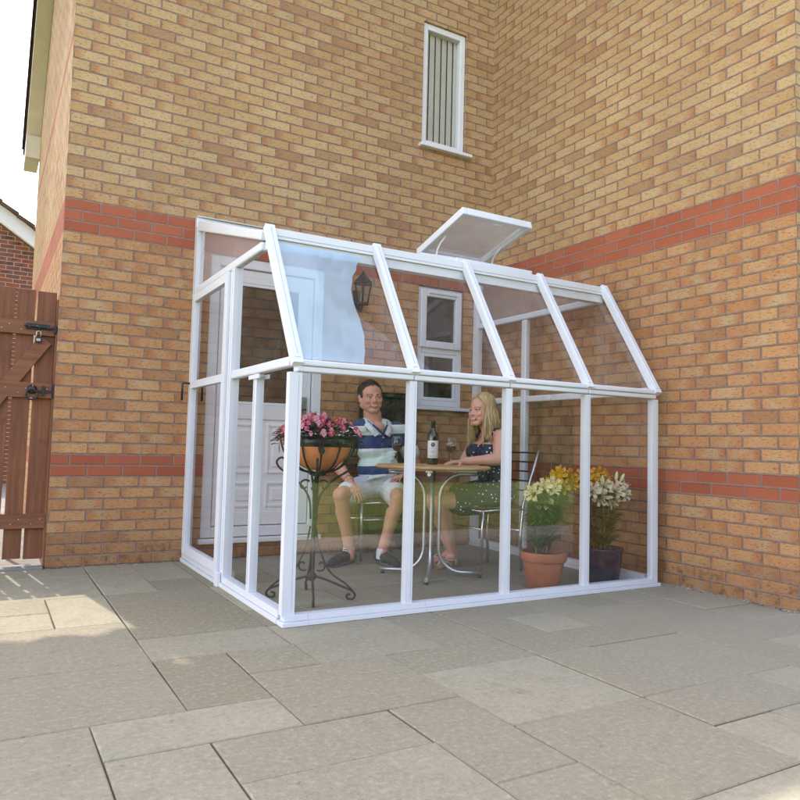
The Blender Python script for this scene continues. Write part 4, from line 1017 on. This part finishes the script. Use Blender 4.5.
def hand(mb,W_,d,n,side,curl=.35,k=1.0,spread=.10,thumb=.7):
    """palm, four jointed fingers and a thumb; d = finger direction, n = direction the palm faces, side = +-1 thumb side"""
    W_=V(W_); d=V(d).normalized(); n=V(n); n=(n-d*n.dot(d)).normalized(); s_=d.cross(n)*side
    kn=[]
    for i,off in enumerate((.031,.0105,-.010,-.029)):
        b=W_+s_*(off*.6*k)+d*.012*k; e=W_+s_*(off*k)+d*((.090,.094,.090,.082)[i]*k)-n*.004*k; mb.capsule(b,e,.0135*k,.0115*k,12); kn.append(e)
    mb.capsule(W_-d*.01,W_+d*.05*k,.020*k,.018*k,14)
    for i,(kp,L) in enumerate(zip(kn,(.073,.082,.076,.060))):
        dd=(d+s_*spread*(1.5-i)/1.5).normalized(); a=curl*.5; p=kp; r=.0086*k
        for seg,fr in enumerate((.46,.30,.24)):
            a+=curl*(.75 if seg else .35); v=(dd*math.cos(a)+n*math.sin(a)); q=p+v*(L*fr*k); mb.capsule(p,q,r,r*.9,12); p=q; r*=.9
    t0=W_+s_*.022*k+d*.022*k+n*.006*k; v=(d*.72+s_*thumb+n*.25).normalized(); t1=t0+v*.042*k; mb.capsule(t0,t1,.0125*k,.0105*k,12)
    v=(d*.92+s_*thumb*.45+n*.28).normalized(); t2=t1+v*.030*k; mb.capsule(t1,t2,.0102*k,.0092*k,12); t3=t2+v*.024*k; mb.capsule(t2,t3,.0092*k,.0075*k,12)
def foot_shoe(mb,heel,toe,h=.07,w=.042):
    heel=V(heel); toe=V(toe); d=(toe-heel); L=d.length; d.normalize(); s_=d.cross(V((0,0,1)))
    for t,r,z in ((.06,.034,.040),(.22,.038,.052),(.40,.040,.055),(.6,.042,.043),(.78,.042,.034),(.93,.033,.028)):
        c=heel+d*(L*t)+V((0,0,z)); mb.ball(c,(r*1.02,r*1.5,r*.86),16,10,0,Matrix((s_,d,V((0,0,1)))).transposed())
    return d,s_,L

# ---------------------------------------------------------------- man
MR=V((2.28,-.33,0)); man=thing('person','smiling dark haired man seated in a striped mint and navy polo shirt and pale shorts','person',MR)
b=MB()
hipR,hipL=V((2.185,-.305,.53)),V((2.375,-.315,.53)); knR,knL=V((1.842,-.575,.497)),V((2.235,-.725,.487)); anR,anL=V((1.955,-.502,.105)),V((2.162,-.634,.105))
b.ball((2.28,-.30,.535),(.165,.125,.115)); b.ball((2.265,-.335,.68),(.155,.125,.14)); b.ball((2.245,-.335,.86),(.165,.118,.15)); b.capsule((2.055,-.33,.965),(2.435,-.33,.972),.064,.064)
b.capsule((2.225,-.325,.99),(2.20,-.335,1.11),.076,.068); b.ball((2.225,-.402,.985),(.054,.042,.055))
for h,k_,a in ((hipR,knR,anR),(hipL,knL,anL)):
    b.capsule(h,k_,.083,.058); b.capsule(k_,a,.054,.037); d=(a-k_); cp=k_+d*.30; nn=V((0,.022,0)); b.capsule(cp+nn,k_+d*.55+nn*.6,.050,.042); b.ball(k_+V((-.005,-.02,.012)),(.045,.042,.045)); b.capsule(a,a+V((0,-.02,-.055)),.037,.036)
shR,elR,wrR=V((2.02,-.335,.955)),V((1.935,-.30,.705)),V((1.945,-.515,.582))
shL,elL,wrL=V((2.465,-.335,.962)),V((2.60,-.335,.725)),V((2.405,-.520,.640))
b.capsule(shR,elR,.055,.043); b.capsule(elR,wrR,.043,.029); b.capsule(shL,elL,.055,.043); b.capsule(elL,wrL,.043,.029)
for e,w_ in ((elR,wrR),(elL,wrL)): b.capsule(e+(w_-e)*.15,e+(w_-e)*.45,.047,.040)
hand(b,wrR+V((.002,-.012,-.006)),(.14,-.75,-.62),(.15,.5,-.85),-1,.34,1.0)
hand(b,wrL+V((-.012,-.01,-.002)),(-.85,-.45,-.18),(.05,-.1,-1),-1,.30,1.0)
HF=Frame((2.180,-.345,1.222),(-.17,-1,-.03),(-.06,.02,1)); head(b,HF,1.03)
me=remesh(b,.0042,5,.45); paint_head(me,HF,1.03,False,(.64,.235,.17),(.50,.17,.14),(.05,.03,.02),(.46,.25,.19))
link_mesh('body',me,M['skin_m'],man,MR)
h=MB(); kk=1.03
h.ball(HF.p(0,-.021*kk,.044*kk),(.0785*kk*1.13,.0985*kk,.085*kk),32,20,0,HF.m())
for s_ in (-1,1): h.ball(HF.p(s_*.075,.006,.030),(.013,.034,.034),16,10,0,HF.m()); h.ball(HF.p(s_*.056,-.060,-.018),(.026,.040,.04),16,10,0,HF.m())
for k in range(150):
    a=random.uniform(0,2*PI); th=random.uniform(0,.85); x=math.sin(th)*math.cos(a); y=math.sin(th)*math.sin(a); z=math.cos(th)
    p=HF.p(.0885*kk*x,(-.021+.0985*y)*kk,(.044+.085*z)*kk); q_=HF.p(.0805*kk*x+.004*random.uniform(-1,1),(-.020+.100*y)*kk+.012,(.050+.086*z)*kk+.006*z); h.capsule(p-(p-HF.p(0,-.02,.05))*.05,q_-(p-HF.p(0,-.02,.05))*.03,.004,.0025,6)
link_mesh('hair',remesh(h,.0035,2,.4),M['hair_m'],man,MR)
q=MB()
for k in range(900):   # short strands lying over the cap
    a=random.uniform(0,2*PI); th=random.uniform(0,1.5); x=math.sin(th)*math.cos(a); y=math.sin(th)*math.sin(a); z=math.cos(th)
    if y>.55 and z<.55: continue
    e=.0035; P0=HF.p((.0887+e)*kk*x,(-.021+(.0985+e)*y)*kk,(.044+(.085+e)*z)*kk); d_=HF.l*random.uniform(-.4,.4)-HF.f*.6*(1 if y<.3 else -.25)-HF.u*(.7*(1-z))
    nn=(P0-HF.p(0,-.02,.045)).normalized(); d_=(d_-nn*d_.dot(nn)).normalized(); q.tube([P0-nn*.003,P0+d_*.010+nn*.0015,P0+d_*.020-nn*.001],[.0016,.0013,.0004],4)
q.build('hair_tufts',M['hair_m'],man,MR)
s_=MB()
s_.ball((2.275,-.305,.575),(.178,.140,.06)); s_.ball((2.265,-.335,.68),(.172,.140,.145)); s_.ball((2.245,-.338,.86),(.182,.134,.158)); s_.capsule((2.055,-.33,.963),(2.435,-.33,.970),.078,.078); s_.capsule((2.14,-.33,1.0),(2.31,-.33,1.0),.068,.068)
s_.capsule(shR,shR+(elR-shR)*.62,.074,.073); s_.capsule(shL,shL+(elL-shL)*.66,.074,.075)
for k in range(7):    # folds
    z=.60+.03*k; s_.capsule((2.12+.02*k,-.45,z),(2.26+.015*k,-.472,z+.035),.012,.010,8)
me=remesh(s_,.007,5,.5); link_mesh('polo_shirt',me,M['shirt'],man,MR)
c=MB()
for sg in (-1,1):
    cx=2.222
    c_pts=[(cx+.010*sg,-.462,.955),(cx+.055*sg,-.440,1.0),(cx+.085*sg,-.375,1.045),(cx+.078*sg,-.30,1.065),(cx,-.262,1.072)]
    c_pts=smoothpath([V(p) for p in c_pts],5)
    for i in range(len(c_pts)-1):
        p,q_=c_pts[i],c_pts[i+1]; n0=len(c_pts)-1; w0=.046; 
        o0=V((.040*sg*(1-i/n0)+.012*sg,-.012,-.034)); o1=V((.040*sg*(1-(i+1)/n0)+.012*sg,-.012,-.034))
        c.quad([p,q_,q_+o1,p+o0],sm=True); c.quad([p+V((0,0,.004)),q_+V((0,0,.004)),q_,p],1)
    c.quad([c_pts[0],c_pts[1],c_pts[1]+V((-.012*sg,.004,-.006)),c_pts[0]+V((-.006*sg,0,-.012))],1)
    # navy edging inside the V
    c.tube([V((2.224,-.474,.945)),V((cx+.030*sg,-.462,.978)),V((cx+.062*sg,-.432,1.012))],.0075,6,1)
c.box((2.213,-.482,.895),(2.236,-.470,.955),1)
ob=c.build('collar',[M['collar'],M['navy']],man,MR)
md=ob.modifiers.new('t','SOLIDIFY'); md.thickness=.004
q=MB(); q.ball((2.225,-.485,.918),.005,8,6); q.build('button',M['collar'],man,MR)
s_=MB(); s_.ball((2.28,-.30,.545),(.178,.138,.118))
for h_,k_ in ((hipR,knR),(hipL,knL)):
    s_.capsule(h_,h_+(k_-h_)*.70,.104,.090); s_.capsule(h_+(k_-h_)*.5+V((0,0,-.012)),h_+(k_-h_)*.76+V((0,0,-.018)),.088,.082)
link_mesh('shorts',remesh(s_,.007,4,.5),M['shorts'],man,MR)
for (heel,toe,an) in (((2.005,-.470,0),(1.745,-.640,0),anR),((2.158,-.575,0),(2.172,-.855+.02,0),anL)):
    s_=MB(); d_,sd,L=foot_shoe(s_,heel,toe); s_.capsule(V(heel)+d_*.055+V((0,0,.05)),V(heel)+d_*.06+V((0,0,.085)),.038,.036)
    sh=link_mesh('shoe',remesh(s_,.005,3),M['shoe'],man,MR)
    q=MB(); pts=[]
    for j in range(28):
        t=2*PI*j/28; f=.5-.5*math.cos(t); w_=(.034 if f<.35 else .041)*abs(math.sin(t))**.6*(1 if math.sin(t)>=0 else -1)
        pts.append(V(heel)+d_*(L*(f*1.06-.03))+sd*w_)
    n=len(q.v); q.v+=[tuple(p+V((0,0,.001))) for p in pts]+[tuple(p+V((0,0,.022))) for p in pts]
    for j in range(28): q.face((n+j,n+(j+1)%28,n+28+(j+1)%28,n+28+j),0,None,True)
    q.face(range(n+28,n+56)); q.face(list(range(n,n+28))[::-1]); q.build('sole',M['sole'],sh,MR)
    q=MB()
    for sg in (-1,1):
        for j in range(3):
            a_=V(heel)+d_*(L*(.36+.09*j))+sd*(sg*.040)+V((0,0,.026)); e_=V(heel)+d_*(L*(.46+.08*j))+sd*(sg*.028)+V((0,0,.078)); q.tube([a_,(a_+e_)/2+sd*(sg*.008),e_],.004,5)
    for j in range(4): a_=V(heel)+d_*(L*(.34+.075*j))+V((0,0,.098-.010*j)); q.tube([a_-sd*.018,a_+V((0,0,.004)),a_+sd*.018],.0028,5)
    q.build('trim',M['shoe_stripe'],sh,MR)
    q=MB(); q.lathe([(.046,-.045),(.045,-.01),(.043,.012),(.0405,.03)],an+V((0,.003,-.022)),18); q.build('sock',M['sock'],man,MR)
def ring(c,ax,r,w_,mt,name,root,O_):
    ax=V(ax).normalized(); q=MB(); mm=ax.to_track_quat('Z','Y').to_matrix().to_4x4(); q.lathe([(r,-w_/2),(r+.003,-w_/2),(r+.003,w_/2),(r,w_/2)],(0,0,0),24,mat=Matrix.Translation(c)@mm); return q.build(name,mt,root,O_)
ax=wrR-elR
ring(wrR-ax*.06,ax,.0315,.010,M['wristband'],'wristband',man,MR); ring(wrR-ax*.11,ax,.0325,.008,M['band_blue'],'wristband',man,MR); ring(wrR-ax*.16,ax,.0335,.006,M['band_red'],'wristband',man,MR)

# ---------------------------------------------------------------- woman
WR=V((2.84,-1.04,0)); wo=thing('person','laughing woman with long blonde hair in a navy dotted dress leaning on the table','person',WR)
b=MB()
hN,hF=V((2.845,-1.13,.53)),V((2.845,-.95,.53)); kN,kF=V((2.405,-1.015,.475)),V((2.425,-.87,.475)); aN,aF=V((2.60,-.905,.085)),V((2.665,-.775,.085))
b.ball((2.865,-1.04,.535),(.125,.165,.11)); b.ball((2.845,-1.04,.68),(.100,.128,.13)); b.ball((2.815,-1.035,.84),(.105,.140,.125)); b.capsule((2.815,-1.165,.945),(2.815,-.905,.945),.050,.050)
for y in (-1.105,-.965): b.ball((2.735,y,.84),(.065,.064,.066))
b.capsule((2.80,-1.035,.965),(2.752,-1.03,1.075),.050,.044)
for h,k_,a in ((hN,kN,aN),(hF,kF,aF)):
    b.capsule(h,k_,.084,.055); b.capsule(k_,a,.050,.032); d=a-k_; b.capsule(k_+d*.25+V((.02,.0,0)),k_+d*.52+V((.012,0,0)),.046,.038); b.ball(k_,(.050,.046,.046))
for (heel,toe,a) in ((V((2.635,-.868,.028)),V((2.395,-.985,.020)),aN),(V((2.70,-.745,.028)),V((2.48,-.68-.07,.020)),aF)):
    d=(toe-heel); sd=d.normalized().cross(V((0,0,1)))
    b.ball(heel,(.028,.028,.028)); b.capsule(a,heel+d*.25+V((0,0,.03)),.034,.034); b.capsule(heel+d*.15+V((0,0,.004)),heel+d*.62,.028,.026); b.capsule(heel+d*.3+V((0,0,.022)),heel+d*.65+V((0,0,.006)),.028,.022)
    for i,(o_f,L) in enumerate(((-.027,.30),(-.011,.31),(.003,.29),(.016,.26),(.028,.22))):
        b.capsule(heel+d*.60+sd*o_f*.8,heel+d*(.68+L)+sd*o_f+V((0,0,-.004)),.0125,.0085,10)
sN,eN,wN=V((2.805,-1.175,.942)),V((2.745,-1.225,.782)),V((2.535,-1.115,.765))
sF,eF,wF=V((2.81,-.895,.942)),V((2.74,-.80,.73)),V((2.56,-.945,.615))
b.capsule(sN,eN,.053,.044); b.capsule(eN,wN,.042,.026); b.capsule(eN+(wN-eN)*.12,eN+(wN-eN)*.42,.046,.037)
b.capsule(sF,eF,.048,.040); b.capsule(eF,wF,.039,.025)
hand(b,wN+V((-.012,.004,-.004)),(-.97,.16,-.10),(.0,.1,-1),1,.16,.88)
hand(b,wF+V((-.01,-.004,-.004)),(-.8,-.25,-.45),(-.2,0,-1),-1,.35,.88)
WF=Frame((2.735,-1.025,1.128),(-.955,-.24,-.02),(-.03,0,1)); head(b,WF,.97,True)
me=remesh(b,.0042,5,.45); paint_head(me,WF,.97,True,(.76,.34,.28),(.62,.20,.19),(.24,.14,.07)); link_mesh('body',me,M['skin_w'],wo,WR)
s_=MB(); s_.ball((2.865,-1.04,.545),(.138,.178,.125)); s_.ball((2.845,-1.04,.68),(.112,.140,.135)); s_.ball((2.822,-1.037,.815),(.113,.146,.115))
for y in (-1.105,-.965): s_.ball((2.733,y,.832),(.074,.074,.070))
for h,k_ in ((hN,kN),(hF,kF)):
    s_.capsule(h,h+(k_-h)*.68,.108,.082); s_.capsule(h+V((0,0,-.05)),h+(k_-h)*.66+V((0,0,-.05)),.085,.070)
s_.capsule((2.83,-1.04,.52),(2.56,-.985,.50),.12,.09)
for k in range(5): s_.capsule((2.80-.05*k,-1.20+.02*k,.56-.01*k),(2.74-.05*k,-1.175+.02*k,.44),.014,.018,8)
dr_=link_mesh('dress',remesh(s_,.007,5,.5),M['dress'],wo,WR)
q=MB()
for y,sg in ((-1.115,1),(-.955,-1)):
    q.tube(smoothpath([V((2.715,y,.895)),V((2.755,y,.955)),V((2.805,y-.005*sg,.996)),V((2.86,y,.965)),V((2.905,y+.01*sg,.90)),V((2.92,y,.84))]),.013,8)
q.build('strap',M['dress'],wo,WR)
# hair
rh=random.Random(21); hr=MB(); tn=[]
kq=.97
cap=MB(); cap.ball(WF.p(0,-.024,.050),(.080*kq,.098*kq,.084*kq),28,18,0,WF.m()); cap.capsule(WF.p(0,-.075,.0),WF.p(0,-.085,-.12),.055,.05)
capme=remesh(cap,.006,3); capo=link_mesh('hair_cap',capme,M['hair_w'],wo,WR)
ta=capme.attributes.new('tone','FLOAT','POINT'); ta.data.foreach_set('value',[.42]*len(capme.vertices))
nv0=0
def strand(phi,th0,drop,out,fwd,tone):
    pts=[]; part_l=.012
    for j in range(9):
        th=th0+(1.72-th0)*j/8; ph=phi if abs(phi)>1.12 else math.copysign(abs(phi)+(1.14-abs(phi))*(j/8)**.7,phi); rr=1.06+.03*math.sin(j*.7+phi)+.03*(j/8)
        l=.079*kq*rr*math.sin(th)*math.sin(ph)+part_l*(1-j/8); f=-.020+.100*kq*rr*math.sin(th)*math.cos(ph); u=.042+.088*kq*rr*math.cos(th)
        pts.append(WF.p(l,f,u))
    base=pts[-1]; od=WF.l*math.sin(ph)*out+WF.f*fwd; wv=rh.uniform(0,6)
    for j in range(1,10):
        t=j/9; pts.append(base+V((0,0,-drop*t))+od*(math.sin(t*1.5))+WF.l*(.013*math.sin(t*6+wv)*t)+WF.f*(.012*math.cos(t*5.5+wv)*t))
    r0=rh.uniform(.0028,.0046); n0=len(hr.f)
    hr.tube(pts,[r0*(1 if j<13 else max(.25,1-(j-12)/7)) for j in range(len(pts))],4)
    tn.extend([tone]*(len(hr.f)-n0))
for k in range(620):
    sg=1 if rh.random()<.58 else -1
    phi=rh.uniform(.98,3.05)*sg; th0=rh.uniform(.02,.9)
    tone=min(1,max(0,rh.gauss(.62,.24)))
    side=abs(phi)<1.75
    if side: drop=rh.uniform(.24,.335) if sg>0 else rh.uniform(.22,.31); fwd=rh.uniform(-.012,.045); out=rh.uniform(-.03,.015)
    else: drop=rh.uniform(.14,.26); fwd=rh.uniform(-.035,.01); out=rh.uniform(-.01,.035)
    strand(phi,th0,drop,out,fwd,tone)
for k in range(230):  # swept fringe
    sg=1 if rh.random()<.6 else -1; phi=rh.uniform(.1,1.1)*sg; strand(phi,rh.uniform(.05,.90),rh.uniform(.16,.32),rh.uniform(.0,.03),rh.uniform(-.035,-.005),min(1,max(0,rh.gauss(.7,.2))))
ho=hr.build('hair',M['hair_w'],wo,WR); ta=ho.data.attributes.new('tone','FLOAT','FACE'); ta.data.foreach_set('value',tn)
for (heel,toe,nm) in ((V((2.645,-.863,0)),V((2.385,-.99,0)),0),(V((2.71,-.745,0)),V((2.47,-.75,0)),1)):
    d=toe-heel; L=d.length; d=d/L; sd=d.cross(V((0,0,1))); q=MB(); pts=[]
    for j in range(24):
        t=2*PI*j/24; f=.5-.5*math.cos(t); w_=(.030 if f<.4 else .041)*abs(math.sin(t))**.6*(1 if math.sin(t)>=0 else -1); pts.append(heel+d*(L*(f*1.02-.01))+sd*w_)
    n=len(q.v); q.v+=[tuple(p+V((0,0,.001))) for p in pts]+[tuple(p+V((0,0,.011))) for p in pts]
    for j in range(24): q.face((n+j,n+(j+1)%24,n+24+(j+1)%24,n+24+j))
    q.face(range(n+24,n+48)); so_=q.build('sandal',M['sandal_sole'],wo,WR)
    q=MB()
    P=lambda f,s2,z: heel+d*(L*f)+sd*s2+V((0,0,z))
    for a_ in (1,-1):
        q.tube(smoothpath([P(.82,0,.040),P(.66,.018*a_,.050),P(.52,.034*a_,.036),P(.42,.040*a_,.010)]),.005,6)
        q.tube(smoothpath([P(.60,.0,.064),P(.42,.036*a_,.050),P(.22,.040*a_,.050),P(.0,.020*a_,.062),P(-.04,0,.064)]),.0045,6)
        q.tube(smoothpath([P(.22,.040*a_,.050),P(.20,.040*a_,.010)]),.0045,6)
    q.tube(smoothpath([P(.84,0,.012),P(.82,0,.040),P(.70,0,.058),P(.60,0,.066)]),.005,6); q.build('strap',M['sandal'],so_,WR)

# loose grit and mortar crumbs gathered along the foot of the walls
gq=MB(); rr_=random.Random(31)
def chip(x,y,s,m):
    a=[V((rr_.uniform(-1,1),rr_.uniform(-1,1),rr_.uniform(-.2,1))).normalized()*s*rr_.uniform(.6,1.2) for _ in range(5)]; c=V((x,y,s*.3))
    n=len(gq.v); gq.v+=[tuple(c+V((s*math.cos(t),s*.8*math.sin(t),-s*.3)) + V((0,0,rr_.uniform(0,s*.5)))) for t in (0,1.3,2.6,3.9,5.2)]+[tuple(c+V((0,0,s*.7)))]
    for j in range(5): gq.face((n+j,n+(j+1)%5,n+5),m)
for k in range(420):
    t_=rr_.random()
    if t_<.6: chip(XC-abs(rr_.gauss(0,.022))-.004,-2.88+rr_.random()*.85,rr_.uniform(.002,.006),rr_.choices([0,1,2],[.35,.45,.2])[0])
    else: chip(.02+rr_.random()*.85,-abs(rr_.gauss(0,.018))-.004,rr_.uniform(.002,.005),rr_.choices([0,1,2],[.2,.6,.2])[0])
go_=gq.build('grit',[mat('pale_mortar_crumb',(.5,.47,.42),.95),mat('dark_dirt',(.06,.05,.035),.95),mat('moss',(.05,.07,.02),.95)]); tag(go_,'crumbs of mortar, dirt and moss along the foot of the brick walls','grit',None,'stuff')

# ================================================================== GARDEN BEHIND THE CAMERA AND ADDED SHADE TREE BESIDE THE HOUSE
def leaf_cloud(mb,rnd,n,fn,size):
    for k in range(n):
        p=fn(); 
        if p is None: continue
        a=V((rnd.gauss(0,1),rnd.gauss(0,1),rnd.gauss(0,1))).normalized(); c=a.orthogonal().normalized(); e=a.cross(c); s2=size*rnd.uniform(.6,1.4)
        mb.quad([p-c*s2-e*s2*.5,p+c*s2-e*s2*.4,p+c*s2*.8+e*s2*.6,p-c*s2*.7+e*s2*.5])
rg_=random.Random(9)
hd=MB()
def hp():
    x=rg_.uniform(-9,14); z=rg_.uniform(0,1)**.8*(3.3+.25*math.sin(x*1.3)+.15*math.sin(x*3.7)); return V((x,-13.4+rg_.uniform(-.35,.35)*(1-.3*z/2)+.12*math.sin(x*2.1+z*3),z))
leaf_cloud(hd,rg_,16000,hp,.075); hd.box((-9,-13.65,0),(14,-13.3,3.0))
tag(hd.build('garden_hedge',M['hedge'],None,(2,-13.4,0)),'long dark green hedge across the far end of the lawn, mirrored in the glass','hedge')
def tree(label,base,h,r,crown_fn,n,size,trunk_r=.14):
    t=thing('garden_tree',label,'tree',base); q=MB(); B_=V(base); q.tube(smoothpath([B_,B_+V((.05,.03,h*.3)),B_+V((-.04,.06,h*.6)),B_+V((0,0,h*.85))]),[trunk_r*(1-.035*i) for i in range(19)],10)
    for k in range(7):
        a=k*2.4; z=h*(.42+.06*k); q.tube(smoothpath([B_+V((0,0,z)),B_+V((r*.4*math.cos(a),r*.4*math.sin(a),z+h*.12)),B_+V((r*.8*math.cos(a),r*.8*math.sin(a),z+h*.2))]),[trunk_r*.4*(1-.065*i) for i in range(13)],6)
    q.build('trunk',M['bark'],t,base); q=MB(); leaf_cloud(q,rg_,n,crown_fn,size); q.build('crown',M['tree_leaf'],t,base); return t
cl=[V((rg_.gauss(0,1),rg_.gauss(0,1),rg_.gauss(0,.8))) for _ in range(14)]
def crown(c,R_):
    def f():
        k=rg_.choice(cl); p=V((rg_.gauss(0,.42),rg_.gauss(0,.42),rg_.gauss(0,.42)))+k*.55; return V(c)+V((p.x*R_[0],p.y*R_[1],p.z*R_[2]))
    return f
tree('round leafy garden tree behind the hedge, mirrored in the glass',(8.5,-17,0),6.5,2.5,crown((8.5,-17,4.8),(2.0,2.0,1.7)),5000,.13)
tree('broad leafy garden tree standing at the end of the lawn, mirrored in the glass',(2.5,-18,0),7,2.6,crown((2.5,-18,5.2),(2.4,2.0,1.8)),5000,.13)
# unseen tree added left of the house; its crown shapes light on the paving
SX=.15
def over():
    z=rg_.uniform(4.9,9.6); y0=rg_.uniform(-4.6,-1.74); y0=min(y0,-1.74-abs(rg_.gauss(0,.05))); y=y0+z/1.92
    x0=rg_.uniform(-2.6,.75); x=x0-SX*z/1.92
    if x>-.22 or (y<-.2 and z<5.6): return None
    return V((x,y,z))
tree('unseen tree added beside the left gable, its crown shading the paving',(-2.6,1.6,0),7.5,1.6,over,9000,.10,.16)

# ================================================================== LIGHT, SKY, CAMERA
w=bpy.data.worlds.new('World'); S.world=w; w.use_nodes=True; t=w.node_tree; t.nodes.clear(); g=N(t)
EL=math.atan(1.862); AZ=math.atan2(-SX,1.0)     # toward the sun: behind the house, a little to the left
sk=g.n('ShaderNodeTexSky',sky_type='NISHITA'); sk.sun_disc=False; sk.sun_elevation=EL; sk.sun_rotation=AZ; sk.altitude=50; sk.air_density=1.0; sk.dust_density=.7; sk.ozone_density=1.0
bgd=g.n('ShaderNodeBackground'); tint=g.mix(1,sk.outputs[0],(1.33,1.0,.765),'MULTIPLY'); g.l(tint,bgd.inputs[0]); bgd.inputs[1].default_value=1.05
o=g.n('ShaderNodeOutputWorld'); g.l(bgd.outputs[0],o.inputs[0])
sd=bpy.data.lights.new('sun','SUN'); sd.energy=4.6; sd.angle=R(.5); sd.color=(1,.94,.84); so_=bpy.data.objects.new('sun',sd); COL.objects.link(so_)
sdir=V((math.sin(AZ)*math.cos(EL),math.cos(AZ)*math.cos(EL),math.sin(EL))); so_.rotation_mode='QUATERNION'; so_.rotation_quaternion=sdir.to_track_quat('Z','Y'); so_.location=sdir*30
cd=bpy.data.cameras.new('camera'); cd.sensor_width=36; cd.lens=36*717.66/800; cd.clip_start=.05; cd.clip_end=2000
yaw,pit,rol=.5214,.0613,.0256
f=V((math.sin(yaw)*math.cos(pit),math.cos(yaw)*math.cos(pit),math.sin(pit))); r=V((math.cos(yaw),-math.sin(yaw),0)); u=r.cross(f)
r2=r*math.cos(rol)+u*math.sin(rol); u2=u*math.cos(rol)-r*math.sin(rol)
co=bpy.data.objects.new('camera',cd); COL.objects.link(co)
co.matrix_world=Matrix(((r2.x,u2.x,-f.x,-.3783),(r2.y,u2.y,-f.y,-5.2542),(r2.z,u2.z,-f.z,.8713),(0,0,0,1)))
S.camera=co
S.view_settings.view_transform='Standard'; S.view_settings.look='None'; S.view_settings.exposure=0; S.view_settings.gamma=1
S.render.engine='CYCLES'; S.cycles.max_bounces=10; S.cycles.transparent_max_bounces=24; S.cycles.diffuse_bounces=4; S.cycles.glossy_bounces=4; S.cycles.use_denoising=True; S.cycles.caustics_reflective=False; S.cycles.caustics_refractive=False
